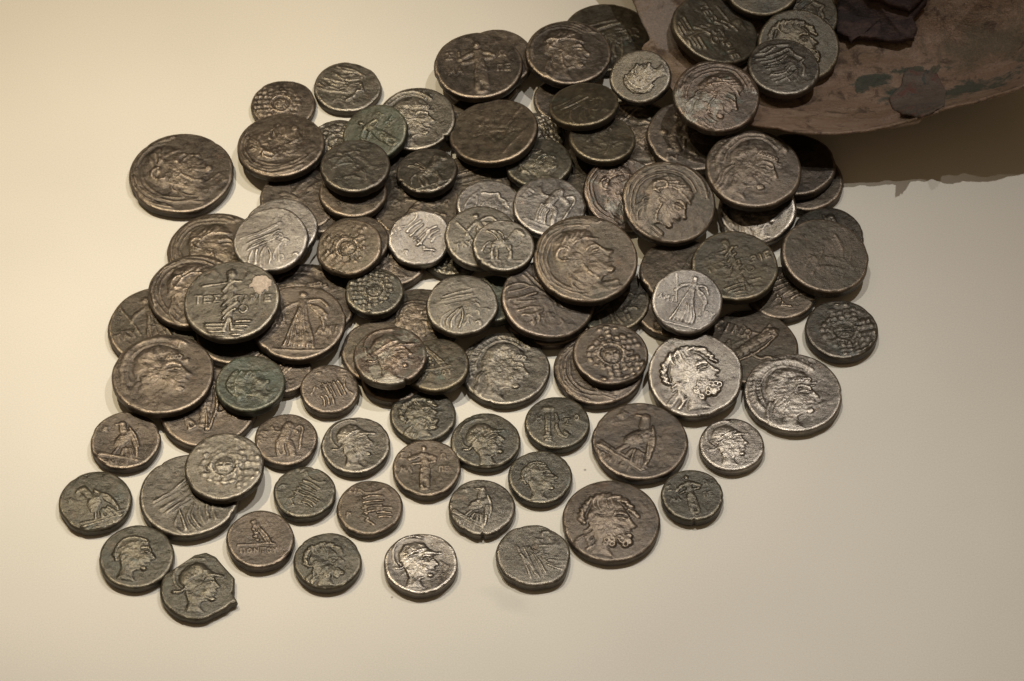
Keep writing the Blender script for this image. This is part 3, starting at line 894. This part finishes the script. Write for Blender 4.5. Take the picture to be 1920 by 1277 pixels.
# ---------------------------------------------------------------- catalogue: (px, py, width in photo px) of each top face, bottom of the heap first
# design, turn, metal, options, label
T = dict(flat=True)
def O(**k): return k
UNDER = [
 (1138, 68, 170, 'folds', 10, 'ol', O(flat=True), 'large brown coin half in deep shadow beside the torn left edge of the vessel'),
 (1490, 320, 150, 'smooth', 0, 'rb', O(flat=True, z0=.0, pxs=(1508, 337, 146)), 'lower of two coins in the dark shadow under the vessel edge'),
 (1490, 306, 152, 'smooth', 40, 'br', O(), 'upper of two coins in the dark shadow under the vessel edge'),
]
COINS = [
 # ---- base of the heap
 (1060, 186, 118, 'smooth', 0, 'br', T, 'brown sliver left of the tilted olive oval coin, below the youthful profile head'),
 (905, 148, 140, 'smooth', 0, 'br', T, 'lowest coin of the stack of three at the top left of the heap'),
 (930, 108, 142, 'blob', 20, 'br', O(), 'brown coin peeping out behind the large worn coin at the top left of the heap'),
 (897, 232, 140, 'smooth', 0, 'rb', T, 'brown coin all but hidden under the tilted red-brown oval coin'),
 (1003, 252, 112, 'gorgon', 30, 'gy', T, 'scaly aegis coin showing a strip right of the tilted red-brown oval coin'),
 (888, 340, 140, 'folds', 0, 'rb', T, 'brown coin glimpsed below the tilted red-brown oval coin, above the pale grey coins'),
 (1190, 248, 168, 'mane', 10, 'rb', T, 'large brown coin glimpsed between the two olive tilted coins and the coin with a cross'),
 (1100, 330, 150, 'smooth', 0, 'rb', T, 'red-brown coin glimpsed between the dark green coin and the patched helmet coin'),
 (635, 268, 116, 'gorgon', 70, 'gy', T, 'scaly aegis coin showing between the large brown coin and the bright green coin'),
 (563, 372, 152, 'blob', 20, 'br', T, 'dark worn brown coin below the large brown coin with flowing hair, above the grey pair'),
 (728, 322, 126, 'smooth', 0, 'rb', T, 'brown coin glimpsed between the dark olive coin and the small nicked coin'),
 (600, 385, 130, 'stripes', -10, 'br', T, 'coin with short raised bars glimpsed right of the grey pair, below the stacked dark coins'),
 (780, 385, 165, 'stand', -25, 'rb', T, 'brown coin showing between the small nicked coin and the pale coin with strokes'),
 (735, 482, 136, 'head', 30, 'br', T, 'worn coin with a raised ring, seen above the small dark green gorgon coin'),
 (845, 470, 118, 'gorgon', 0, 'gr', T, 'greenish coin barely seen below the grey coins with the white gap beside it'),
 (790, 598, 150, 'head', 10, 'rb', T, 'reddish coin seen between the dark green gorgon coin and the coin with wing folds'),
 (405, 468, 182, 'mane', 15, 'rb', T, 'large brown coin with flowing locks, directly left of the pale grey pair'),
 (293, 610, 180, 'nike', 20, 'rb', T, 'large brown coin at the far left edge, under two helmeted head coins'),
 (440, 622, 150, 'smooth', 0, 'rb', T, 'coin glimpsed in the dark gap below the coin with the cream deposit'),
 (574, 566, 186, 'athena', 10, 'br', T, 'large coin with helmet curls glimpsed above the large winged figure coin'),
 (390, 762, 184, 'corn', 60, 'br', T, 'large brown coin between the big faint helmet coin and the worn gorgon coin'),
 (528, 692, 112, 'prow', -70, 'br', T, 'coin glimpsed between the smooth green coin and the small tilted brown coin'),
 (712, 657, 146, 'smooth', 20, 'rb', T, 'smooth brown coin under the patchy head coin, its left side free'),
 (738, 700, 128, 'smooth', 0, 'br', T, 'dark coin under the patchy head coin, only its lower edge showing'),
 (1030, 574, 182, 'smooth', 0, 'br', T, 'lower edge of the stacked pair beneath the largest, central profile coin'),
 (1140, 560, 158, 'folds', 30, 'ol', T, 'smooth coin with a bright rim, lower right of the largest central coin'),
 (1265, 566, 162, 'eagle', 10, 'rb', T, 'brown coin whose lower left crescent shows under the pale grey winged figure coin'),
 (1280, 507, 162, 'smooth', 60, 'rb', O(), 'red-brown coin between the large tilted profile head and the pale grey winged figure coin'),
 (1466, 548, 126, 'stripes', 20, 'rb', O(flat=True, feats=[('crack', -20, .16)]), 'brown coin with a split edge, between the olive thunderbolt coin and the thick plain coin'),
 (1408, 648, 176, 'corn', 12, 'rb', T, 'large red-brown coin with a horn of plenty and Greek letters, above the bright helmeted head'),
 (1553, 440, 135, 'corn', 60, 'dk', T, 'dark coin with letters round its rim, behind the thick plain brown coin'),
 (1172, 362, 158, 'mane', 20, 'pa', O(), 'coin with a bare silvery patch, left of the large tilted profile head'),
 (1418, 392, 148, 'athena', 15, 'sh', O(), 'shiny coin showing a cheek below the large crested helmet near the vessel'),
 # ---- front coins lying flat on the board
 (340, 323, 194, 'mane', 55, 'br', O(flat=True, irr=.012), 'large brown coin lying by itself at the far left, apart from the heap'),
 (531, 194, 121, 'gorgon', 0, 'br', T, 'small gorgon coin at the upper left, behind the large coin with flowing hair'),
 (651, 162, 125, 'strands', -25, 'gy', O(flat=True, irr=.03, feats=[('flat', 60, .05)]), 'small grey-brown worn coin at the top left, touching the scaly gorgon coin'),
 (780, 222, 148, 'athena', -3, 'gy', O(tilt=(.04, .06), feats=[('crack', -38, .07)]), 'silvery brown coin with a helmeted head, right of the bright green coin'),
 (235, 826, 131, 'eagle', -10, 'br', T, 'small brown coin with a bird, lower left of the big faint helmet coin'),
 (178, 938, 136, 'eagle', 20, 'gr', O(flat=True, feats=[('flat', 215, .03)]), 'small dark green eagle coin, leftmost of the front row'),
 (256, 1043, 140, 'head', -8, 'gr', O(flat=True, depth=1.2), 'small dark coin with a smooth head, between the leftmost eagle and the angular coin'),
 (373, 1100, 144, 'helm', 0, 'gr', O(flat=True, irr=.008, depth=1.1, feats=[('flat', 128, .12), ('flat', 40, .12), ('point', 84, .10, .22), ('flat', 2, .09), ('bulge', -24, .10, .09), ('crack', -12, .06), ('flat', -58, .05)]), 'angular coin with a pointed top and a notched edge, nearest to the lower left corner'),
 (488, 1010, 128, 'prow', 0, 'br', T, 'small brown coin with letters under a line, upper right of the angular coin'),
 (614, 1050, 127, 'zeus', 10, 'gr', O(flat=True, wornf=.6), 'small dark green coin, between the angular coin and the polished silvery head'),
 (789, 1057, 137, 'helm', 0, 'sh', O(flat=True, depth=1.35, irr=.03, dish=.05), 'polished silvery coin with a helmeted head, standing apart at the bottom centre'),
 (1000, 1040, 139, 'folds', 100, 'gy', O(flat=True, wornf=.7, irr=.028), 'worn grey-brown coin with faint lines, lower left of the large laureate head'),
 (1146, 974, 184, 'zeus', -5, 'br', O(flat=True, depth=1.15, irr=.008, dish=-.05), 'large smooth brown coin with a laureate bearded head, front right'),
 (1298, 928, 117, 'stand', 10, 'gr', O(flat=True, feats=[('crack', -88, .08)]), 'small dark green coin with a split lower edge, right of the laureate head'),
 (1200, 826, 179, 'eagle', -38, 'br', O(flat=True, irr=.012), 'large brown coin with an eagle, above the large laureate head'),
 (1372, 833, 122, 'helm', 5, 'sh', O(flat=True, irr=.012), 'small glossy coin with a helmeted head, below the gap between the two large shiny heads'),
 (903, 949, 126, 'eagle', -30, 'gy', O(flat=True, feats=[('crack', -88, .12), ('flat', -120, .03)]), 'small grey coin with a nick in its lower edge and fine letters, front centre'),
 (693, 950, 124, 'stripes', 0, 'rb', O(flat=True), 'small red-brown coin with rows of raised bars, left of the nicked grey coin'),
 (571, 922, 117, 'stripes', -35, 'gr', O(flat=True), 'small green-brown coin with slanting bars, left of the red-brown coin with raised bars'),
 (800, 877, 129, 'stand', 0, 'rb', T, 'small red-brown coin with a standing figure between letters, above the front centre gap'),
 (667, 834, 130, 'helm', 5, 'gy', O(flat=True, depth=1.25), 'small coin with a bold helmeted head, right of the seated figure coin'),
 (536, 822, 119, 'seat', 0, 'br', T, 'small brown coin with a seated figure and crooked staff'),
 (793, 776, 124, 'zeus', 15, 'gr', O(flat=True, depth=1.1), 'small green coin with a curly bearded head, above the red-brown standing figure coin'),
 (910, 825, 129, 'helm', 10, 'gr', O(flat=True, depth=1.1, irr=.02, feats=[('bulge', -5, .03, .3)]), 'small dark coin with a helmeted head and bright cheek, left of the sword coin'),
 (1045, 791, 122, 'sword', 0, 'gr', T, 'small green coin with a sheathed sword and hanging strap'),
 (1013, 894, 121, 'head', 5, 'gr', O(flat=True), 'small dark green coin with a head, directly below the sword coin'),
 (946, 690, 170, 'athena', -12, 'gy', O(flat=True, irr=.012), 'large coin with a curly haired head, left of the crisp gorgon coin'),
 (1123, 690, 168, 'mane', 40, 'br', O(flat=True), 'large brown coin mostly covered by the round gorgon coin at right centre'),
 (1578, 617, 137, 'gorgon', 10, 'dk', O(flat=True, wornf=.6, depth=.9), 'small dark glossy coin at the far right of the heap, with a worn gorgon'),
 (1487, 736, 183, 'athena', 0, 'sh', O(flat=True, irr=.008, y=(.02, .08)), 'large shiny coin with a crested helmeted head, right of the other large shiny head'),
 (1303, 702, 180, 'zeus', 15, 'sh', O(tilt=(.02, .13), irr=.02, depth=1.15), 'large shiny coin with a bearded laureate head, left of the crested helmeted head'),
 (355, 928, 186, 'folds', 30, 'gy', O(flat=True, wornf=.75, irr=.012), 'large grey-brown coin with fine scratches, partly under the worn gorgon coin'),
 # ---- second layer
 (420, 873, 149, 'gorgon', 0, 'gy', O(tilt=(.02, .04), irr=.014, wornf=.75, depth=.8), 'worn gorgon coin resting on the large scratched coin at the lower left'),
 (305, 700, 190, 'athena', 5, 'br', O(tilt=(.02, -.02), irr=.012, wornf=.75), 'big brown coin with a faint crested helmet at the left edge of the heap'),
 (363, 543, 174, 'mane', 5, 'br', O(irr=.012, tilt=(.03, -.02)), 'large coin with helmet crest lines, behind and left of the coin with the cream deposit'),
 (560, 604, 176, 'nike', 0, 'br', O(tilt=(.02, .0), irr=.010), 'large brown winged figure coin, right of the coin with the cream deposit'),
 (434, 562, 180, 'perg', 0, 'gy', O(tilt=(.06, .06), irr=.008, lime=(.62, .38, .33)), 'large coin with a trophy and letters and a cream deposit near its edge'),
 (526, 428, 139, 'smooth', 0, 'si', O(tilt=(.03, .10)), 'pale grey coin showing as a crescent behind the pale coin with flowing lines'),
 (507, 448, 141, 'folds', 10, 'si', O(tilt=(.06, .14), irr=.02), 'pale grey coin with fine flowing lines, lying on another grey coin at the left'),
 (662, 357, 128, 'smooth', -60, 'rb', O(tilt=(.0, -.03)), 'red-brown coin showing as a crescent below the dark olive coin'),
 (702, 248, 125, 'stand', 50, 'gg', O(), 'bright green coin, the greenest of the heap, at the upper left'),
 (526, 270, 164, 'mane', 100, 'br', O(tilt=(.05, -.05), irr=.010, wornf=.55), 'large brown coin with flowing hair, topmost at the upper left beside the white board'),
 (666, 309, 131, 'blob', 30, 'dk', O(tilt=(.02, -.02), irr=.010), 'dark olive coin lying on a red-brown one, in front of the bright green coin'),
 (800, 318, 115, 'horse', 20, 'dk', O(tilt=(.08, -.06), irr=.02, feats=[('crack', -152, .10)], lime=None), 'small coin with a nicked edge and pale rubbed relief, right of the dark olive coin'),
 (667, 450, 126, 'smooth', 0, 'br', O(), 'brown coin showing as a crescent behind the small brown coin with worn scales'),
 (654, 461, 126, 'gorgon', 40, 'rb', O(tilt=(.14, .08), irr=.02, wornf=.7), 'small brown coin with worn scales, right of the grey pair'),
 (702, 545, 111, 'gorgon', 0, 'gr', O(tilt=(.0, .03), irr=.015), 'smallest coin, dark green gorgon, just left of the coin with wing folds'),
 (787, 446, 118, 'stripes', 35, 'si', O(tilt=(.0, .22), irr=.03), 'pale silvery coin with bold slanting strokes, left of the overlapping grey pair'),
 (1010, 303, 124, 'head', 30, 'gr', O(tilt=(.05, -.03)), 'dark green coin right of the tilted red-brown oval coin'),
 (917, 386, 122, 'strands', 60, 'si', O(tilt=(-.05, .06)), 'pale silvery coin with parallel ridges, left of the silvery figure coin'),
 (903, 442, 139, 'nike', 20, 'gy', O(tilt=(-.03, .10)), 'grey coin half covered by the small horned head coin at the centre'),
 (944, 460, 117, 'horse', 0, 'gy', O(tilt=(-.05, .08), irr=.02, feats=[('crack', -140, .07)]), 'small thick grey coin lying on another, left of the large central profile head'),
 (1030, 385, 137, 'seat', -20, 'si', O(tilt=(-.04, .06), irr=.014), 'pale silvery coin with a figure, partly under the large central profile head'),
 (926, 559, 112, 'smooth', 0, 'gg', O(tilt=(.03, .0), feats=[('crack', 5, .12)]), 'green coin with a split right edge, partly under the coin with wing folds'),
 (1028, 560, 178, 'folds', -60, 'br', O(), 'large brown coin with long diagonal lines, under the large central profile head'),
 (866, 570, 135, 'folds', 0, 'gy', O(tilt=(.02, .10), irr=.015), 'coin with wing folds and a bright lower rim, centre of the heap'),
 (1145, 662, 142, 'gorgon', 10, 'br', O(tilt=(-.02, .03), irr=.012, wornf=.1, depth=1.1), 'round gorgon coin with crisp scales, resting on a larger brown coin'),
 (817, 682, 125, 'prow', 5, 'ol', O(tilt=(.06, .0), irr=.014), 'coin with a small figure over a line, tucked under the patchy head coin'),
 (731, 665, 139, 'helm', 5, 'pa', O(tilt=(.05, -.02), irr=.014, feats=[('crack', -62, .09)]), 'coin with a head and pale bare patches, its lower right edge split'),
 (469, 718, 131, 'head', 60, 'gg', O(tilt=(.0, .0), irr=.012, wornf=.7), 'smooth green coin right of the big faint helmeted head'),
 (618, 728, 112, 'stripes', -75, 'br', O(tilt=(-.05, .03), irr=.02), 'small brown coin left of the patchy head coin, tilted to the right'),
 (1297, 254, 168, 'stand', 80, 'br', O(tilt=(-.05, .03)), 'brown coin with a raised cross, under the patchy glossy coin below the vessel'),
 (1130, 258, 124, 'blob', 0, 'ol', O(tilt=(-.03, -.08), irr=.012), 'olive-brown coin with a low central relief, below the tilted oval olive coin'),
 (925, 245, 168, 'blob', 10, 'rb', O(tilt=(.16, -.06), irr=.014, depth=.6), 'large tilted red-brown oval coin, plain, at the upper centre'),
 (1066, 97, 160, 'perseus', 0, 'br', O(tilt=(-.02, .0), irr=.008), 'large brown coin with a clear youthful profile, at the top of the heap'),
 (897, 122, 166, 'stand', 5, 'br', O(tilt=(.02, .0), irr=.012, wornf=.75), 'large worn brown coin with a faint standing figure, top left of the heap'),
 (1094, 193, 132, 'folds', 20, 'ol', O(tilt=(.12, -.20), irr=.012), 'olive-brown coin tilted to a narrow oval, below the youthful profile'),
 (1255, 378, 176, 'mane', -35, 'rb', O(tilt=(-.10, .20), irr=.010, depth=1.1), 'large red-brown coin with a profile head turned down to the right, tilted towards the viewer'),
 (1098, 484, 196, 'mane', 25, 'rb', O(tilt=(-.02, .08), irr=.010, depth=1.1), 'largest coin at the centre, with a profile head and sweeping locks'),
 (1378, 497, 162, 'perg', 20, 'ol', O(tilt=(-.02, .04), irr=.014, wornf=.8), 'large smooth olive coin with faint thunderbolt bars, below the crested helmet coin'),
 (1288, 563, 134, 'nike', -15, 'si', O(tilt=(-.02, .22), irr=.016), 'pale grey coin with a winged figure and letters, right of centre'),
 (1413, 314, 180, 'athena', -25, 'br', O(tilt=(-.02, .06), irr=.008), 'large brown coin with a crested helmet, just below the vessel edge'),
 (1548, 478, 166, 'blob', 0, 'rb', O(tilt=(-.12, .08), irr=.010, th=.44, depth=.7), 'thick plain brown coin at the right edge of the heap, lying on a dark coin'),
]
ONVESSEL = [
 (1500, 22, 146, 'strands', 20, 'ol', O(), 'coin on the vessel, half hidden behind the face coin and beside the dark fragment'),
 (1498, 84, 154, 'zeus', 10, 'ol', O(depth=1.2), 'coin with a bold face lying on the vessel, partly under the small grey coin'),
 (1342, 54, 166, 'perg', -60, 'ol', O(tilt=(-.28, .02), irr=.03), 'olive coin tilted into a slanting oval on the left part of the vessel'),
 (1425, -36, 150, 'smooth', 0, 'ol', O(), 'coin at the top edge of the photo with only its lower rim in view'),
 (1470, 123, 135, 'strands', 20, 'gy', O(tilt=(-.05, .05), irr=.014), 'small grey coin lying on the vessel above the patchy glossy coin'),
 (1200, 142, 114, 'head', 110, 'gy', O(tilt=(.14, .24), irr=.02), 'small glossy silvery coin tilted to the viewer, at the torn edge of the vessel'),
 (1344, 178, 162, 'mane', -35, 'pa', O(tilt=(-.05, .12), irr=.012, depth=1.1), 'large glossy coin with bare silvery patches, straddling the lip of the vessel'),
]
GROUP = 'old struck coins spilling out of the broken vessel'
placed = []
def place(entry, idx):
    px, py, w, design, rot, mat, opt, label = entry
    if 'pxs' in opt:
        px, py, w = opt['pxs']
    hs = sum(ord(c) * (i + 3) for i, c in enumerate(label)) % 9973
    rs = random.Random(hs * 31 + 5)
    th = opt.get('th', (0.335 if w > 150 else 0.325) + rs.uniform(-.03, .04))
    z = th
    flat = opt.get('flat', False)
    for it in range(6):
        p = at(px, py, z)
        dist = np.linalg.norm(p - CAM)
        r = w / 2 / FPX * dist
        if flat:
            c, a, b_ = 0.0, 0.0, 0.0
            if 'y' in opt:
                pass
        else:
            c, a, b_ = rest(p[0], p[1], r, opt.get('tilt'))
        z = c + th * math.sqrt(1 + a * a + b_ * b_)
    p = at(px, py, z)
    if flat:
        c = 0.004
    deposit(p[0], p[1], r, c, a, b_, th)
    n = Vector((-a, -b_, 1)).normalized()
    q = Vector((0, 0, 1)).rotation_difference(n)
    seed = hs + 7
    root, kids = build_coin('coin', r, th, design, rot, mat, seed, opt.get('irr', .018) * 1.45, opt.get('feats', ()), opt.get('depth', 1.0), opt.get('wornf', .35), opt.get('dish', rs.uniform(-.03, .03)), opt.get('lime'))
    root.location = (p[0], p[1], z + (0.004 if flat else 0))
    root.rotation_mode = 'QUATERNION'
    root.rotation_quaternion = q
    root['label'] = label
    root['category'] = 'coin'
    root['group'] = GROUP
    sv = (seed * 3.71) % 50.0
    tv = 1.0 + rs.uniform(-.20, .20)
    for o in [root] + kids:
        o['seed'] = sv
        o['tone'] = tv
    placed.append((label[:30], round(c, 2), round(a, 2), round(b_, 2), round(r, 2)))

idx = 0
for e in UNDER + COINS:
    place(e, idx); idx += 1

# ---------------------------------------------------------------- the broken vessel
BC = at(1720, 112, 0.35)
BND = [(1120, -220, 2.60), (1165, -60, 1.90), (1183, 0, 1.45), (1197, 28, 1.35), (1213, 52, 1.3), (1224, 74, 1.25), (1207, 86, 1.2), (1232, 130, 1.1), (1290, 190, 1.10), (1360, 225, 1.25), (1424, 236, 1.70),
       (1462, 238, 2.07), (1500, 247, 2.07), (1560, 249, 2.12), (1610, 243, 2.17), (1650, 237, 2.22), (1700, 225, 2.40), (1740, 214, 2.60), (1775, 200, 2.85), (1850, 180, 3.20), (1925, 155, 3.60), (2010, 120, 3.95),
       (2110, 40, 4.10), (2180, -60, 4.30), (2120, -160, 4.30), (1950, -175, 4.40), (1750, -180, 4.30), (1550, -200, 4.20), (1350, -240, 3.80), (1220, -260, 3.20)]
bp = [(at(px, py, z)[:2] - BC[:2], z) for px, py, z in BND]
ang = np.array([math.atan2(d[1], d[0]) for d, z in bp])
rad = np.array([np.hypot(*d) for d, z in bp])
zz = np.array([z for d, z in bp])
od = np.argsort(ang)
ang, rad, zz = ang[od], rad[od], zz[od]
ang3 = np.concatenate([ang - 2 * math.pi, ang, ang + 2 * math.pi])
rad3 = np.tile(rad, 3); zz3 = np.tile(zz, 3)
def bound(phi):
    return np.interp(phi, ang3, rad3), np.interp(phi, ang3, zz3)
def bowl_z(x, y, clipped=True):
    dx, dy = x - BC[0], y - BC[1]
    phi = np.arctan2(dy, dx)
    R, Z = bound(phi)
    s = np.hypot(dx, dy) / R
    z = 0.35 + (Z - 0.35) * s ** 2.0 + 0.10 * vnoise(x * 0.35 + 20, y * 0.35 + 20, 5, 3) * 2 * np.minimum(s * 2, 1)
    z = z + 0.05 * vnoise(x * 1.3 + 30, y * 1.3 + 30, 8, 5, 0.6) * 2
    return z, s
NA, NS = 420, 90
phi = np.linspace(-math.pi, math.pi, NA, endpoint=False)
R, Z = bound(phi)
ragx = phi * 9
ragged = 0.17 * vnoise(ragx + 40, ragx * 0 + 2.2, 77, 5, 0.46) * 2
bm_v = [(BC[0], BC[1], float(bowl_z(np.array([BC[0]]), np.array([BC[1]]))[0][0]))]
for k in range(1, NS + 1):
    s = k / NS
    rr = (R + ragged * (s > .8) * (s - .8) / .2) * s
    x = BC[0] + rr * np.cos(phi); y = BC[1] + rr * np.sin(phi)
    z, _ = bowl_z(x, y)
    z = z + 0.10 * vnoise(ragx * .4 + 4, ragx * 0 + 5.2, 21, 3) * max(0, s - .85) / .15
    bm_v += list(zip(x.tolist(), y.tolist(), z.tolist()))
def project(v):
    d = np.array(v) - CAM
    dz = d @ FWD
    return (W / 2 + (d @ RGT) / dz * FPX, H / 2 - (d @ UPV) / dz * FPX)
def inpoly(p, P):
    c = False
    for (x0, y0), (x1, y1) in zip(P, P[1:] + P[:1]):
        if (y0 > p[1]) != (y1 > p[1]) and p[0] < (x1 - x0) * (p[1] - y0) / (y1 - y0) + x0:
            c = not c
    return c
HOLE = [(1648, 232), (1662, 220), (1684, 214), (1704, 213), (1722, 219), (1718, 223), (1690, 228)]
faces = []
sunk = set()
for k in range(NS):
    for j in range(NA):
        j2 = (j + 1) % NA
        f = (0, 1 + j, 1 + j2) if k == 0 else (1 + (k - 1) * NA + j, 1 + k * NA + j, 1 + k * NA + j2, 1 + (k - 1) * NA + j2)
        if k > NS * .6 and k < NS - 2:
            pc = project(np.mean([bm_v[i] for i in f], axis=0))
            if inpoly(pc, HOLE):
                for i in f:
                    sunk.add(i)
        faces.append(f)

for i in sunk:
    bm_v[i] = (bm_v[i][0], bm_v[i][1], bm_v[i][2] - 0.16)

def corroded(name, c1, c2, pale, dark, grn, gthr, stains=()):
    m, nt, bs = new_mat(name)
    tc = nt.nodes.new('ShaderNodeTexCoord')
    vec = tc.outputs['Object']
    big = noise(nt, vec, 0.30, 6, 0.62, 0.6)
    mid = noise(nt, vec, 1.5, 9, 0.72, 0.5)
    mp = nt.nodes.new('ShaderNodeMapping')
    mp.inputs['Rotation'].default_value = (0, 0, -0.35)
    mp.inputs['Scale'].default_value = (0.35, 1.7, 1.0)
    nt.links.new(vec, mp.inputs['Vector'])
    strk = noise(nt, mp.outputs[0], 1.5, 9, 0.75, 0.3)
    fine = noise(nt, vec, 16, 7, 0.75)
    col = mixc(nt, ramp(nt, big, [(0.40, 0.0), (0.60, 1.0)]), c1, c2)
    col = mixc(nt, ramp(nt, strk, [(0.45, 0.0), (0.60, 0.75)]), col, pale)
    col = mixc(nt, ramp(nt, mid, [(0.535, 0.0), (0.63, 0.85)]), col, dark)
    gn = noise(nt, vec, 0.75, 10, 0.70, 1.2)
    if gthr < 1:
        col = mixc(nt, ramp(nt, gn, [(gthr, 0.0), (gthr + 0.045, 0.85)]), col, grn)
    for (px, py, sx, sy, rot, lo, hi, sc) in stains:
        p = at(px, py, 1.4)
        m_ = nt.nodes.new('ShaderNodeMapping')
        m_.vector_type = 'TEXTURE'
        m_.inputs['Location'].default_value = (p[0], p[1], 0)
        m_.inputs['Rotation'].default_value = (0, 0, rot)
        m_.inputs['Scale'].default_value = (sx, sy, 50)
        nt.links.new(vec, m_.inputs['Vector'])
        ln = nt.nodes.new('ShaderNodeVectorMath'); ln.operation = 'LENGTH'
        nt.links.new(m_.outputs[0], ln.inputs[0])
        d = math_n(nt, 'ADD', ln.outputs['Value'], math_n(nt, 'MULTIPLY', math_n(nt, 'SUBTRACT', gn, 0.5), 5.0))
        d = math_n(nt, 'ADD', d, math_n(nt, 'MULTIPLY', math_n(nt, 'SUBTRACT', mid, 0.5), 2.4))
        col = mixc(nt, ramp(nt, d, [(lo, 0.88), (hi, 0.0)]), col, sc)
    col = mixc(nt, 0.9, col, ramp(nt, fine, [(0.3, 0.62), (0.7, 1.3)]), 'MULTIPLY')
    nt.links.new(col, bs.inputs['Base Color'])
    nt.links.new(ramp(nt, mid, [(0.3, 0.45), (0.7, 0.75)]), bs.inputs['Roughness'])
    bs.inputs['Metallic'].default_value = 0.2
    bb = nt.nodes.new('ShaderNodeBump')
    bb.inputs['Strength'].default_value = 0.8
    bb.inputs['Distance'].default_value = 0.11
    nt.links.new(math_n(nt, 'ADD', mid, math_n(nt, 'ADD', math_n(nt, 'MULTIPLY', fine, 0.35), math_n(nt, 'MULTIPLY', strk, 0.6))), bb.inputs['Height'])
    nt.links.new(bb.outputs[0], bs.inputs['Normal'])
    return m
GRN = (0.040, 0.056, 0.041)
vm = corroded('corroded_copper', (0.250, 0.163, 0.112), (0.180, 0.124, 0.074), (0.315, 0.228, 0.168), (0.075, 0.047, 0.031), GRN, 0.665,
    [(1645, 108, 0.9, 0.35, 0.5, 0.5, 0.9, GRN), (1720, 90, 1.3, 0.22, 0.05, 0.6, 1.0, GRN), (1830, 150, 2.1, 0.55, 0.25, 0.5, 1.0, (0.052, 0.068, 0.050)),
     (1690, 150, 0.6, 0.6, 0.25, 0.3, 0.8, (0.035, 0.060, 0.050)), (1850, 60, 2.4, 1.1, 0.1, 0.2, 1.6, (0.135, 0.105, 0.066)), (1230, 30, 0.8, 1.6, 0.25, 0.4, 1.4, (0.25, 0.205, 0.175))])

vessel = bpy.data.objects.new('broken_vessel', None)
C.objects.link(vessel)
vessel['label'] = 'broken copper vessel with a torn edge and green stains, coins spilling from it'
vessel['category'] = 'metal vessel'
vessel['seed'] = 0.0
shell = mesh_obj('vessel_wall', bm_v, faces, vm, vessel)
sol = shell.modifiers.new('thickness', 'SOLIDIFY')
sol.thickness = 0.085
sol.offset = -1.0

def plate(name, pts, z_off, th, mat, parent, bumpy=0.05, seed=3, slope=0.0):
    """an irregular sheet of metal lying over the bowl"""
    P = []
    for px, py in pts:
        z = 1.0
        for _ in range(8):
            p = at(px, py, z)
            z = float(bowl_z(np.array([p[0]]), np.array([p[1]]))[0][0]) + z_off
        P.append(at(px, py, z))
    P = np.array(P)
    # denser, rougher outline
    Q = []
    for i in range(len(P)):
        for t in np.linspace(0, 1, 9)[:-1]:
            Q.append(P[i] * (1 - t) + P[(i + 1) % len(P)] * t)
    Q = np.array(Q)
    q = np.arange(len(Q)) * 0.9
    cen = Q.mean(0)
    d = Q - cen
    Q = cen + d * (1 + 0.055 * vnoise(q * 1.6 + 3, q * 0 + 1.5, seed, 4, 0.8) * 2)[:, None]
    v, f = [], []
    K = 14
    n = len(Q)
    for k in range(K + 1):
        s = k / K
        L = cen * (1 - s) + Q * s
        z, _ = bowl_z(L[:, 0], L[:, 1])
        z = z + z_off + bumpy * vnoise(L[:, 0] * 1.8 + 7, L[:, 1] * 1.8 + 2, seed + 1, 4) * 2 - 0.03 * (s > .97) + slope * (L[:, 1] - cen[1])
        v += list(zip(L[:, 0], L[:, 1], z))
    top = len(v)
    for i in range(n):
        x, y, z = v[K * n + i]
        v.append((x, y, z - th))
    v.append((cen[0], cen[1], v[0][2] - th))
    for k in range(K):
        for i in range(n):
            i2 = (i + 1) % n
            f.append((k * n + i, (k + 1) * n + i, (k + 1) * n + i2, k * n + i2))
    for i in range(n):
        i2 = (i + 1) % n
        f.append((K * n + i, top + i, top + i2, K * n + i2))
        f.append((top + i2, top + i, top + n))
    return mesh_obj(name, v, f, mat, parent)
pm = corroded('rusty_patch', (0.135, 0.098, 0.078), (0.088, 0.082, 0.068), (0.180, 0.138, 0.112), (0.15, 0.062, 0.045), (0.036, 0.066, 0.055), 0.56)
plate('patch', [(1667, 182), (1680, 168), (1690, 158), (1693, 140), (1702, 128), (1722, 133), (1740, 130), (1757, 138), (1766, 152), (1775, 170), (1770, 198), (1745, 214), (1727, 222), (1712, 214), (1690, 210), (1675, 202)], 0.09, 0.07, pm, vessel, 0.06, 11)
dm = corroded('dark_plum_metal', (0.036, 0.020, 0.019), (0.026, 0.017, 0.016), (0.110, 0.062, 0.050), (0.015, 0.010, 0.010), (0.03, 0.03, 0.025), 1.0)
fr = plate('metal_fragment', [(1568, -12), (1570, 20), (1570, 56), (1590, 64), (1596, 75), (1606, 64), (1640, 68), (1690, 76), (1714, 68), (1720, 52), (1712, 34), (1736, 22), (1744, 4), (1738, -14), (1650, -20)], 0.42, 0.12, dm, None, 0.08, 15, 0.02)
fr['label'] = 'dark plum scrap of broken metal lying in the vessel, right of the coins'
fr['category'] = 'metal scrap'
fr2 = plate('metal_fragment', [(1618, -14), (1616, 0), (1630, 12), (1665, 18), (1705, 20), (1732, 12), (1738, -8), (1690, -22)], 0.72, 0.14, dm, None, 0.08, 25, 0.02)
fr2['label'] = 'smaller dark scrap of metal stacked on top of the plum one in the vessel'
fr2['category'] = 'metal scrap'

# the vessel carries the last coins
zb, sb = bowl_z(GXX, GYY)
HM = np.where(sb < 1, np.maximum(HM, zb), HM)
for e in ONVESSEL:
    place(e, idx); idx += 1
for p in placed:
    print(p)
print('coins', len(placed), 'verts', sum(len(m.vertices) for m in bpy.data.meshes))
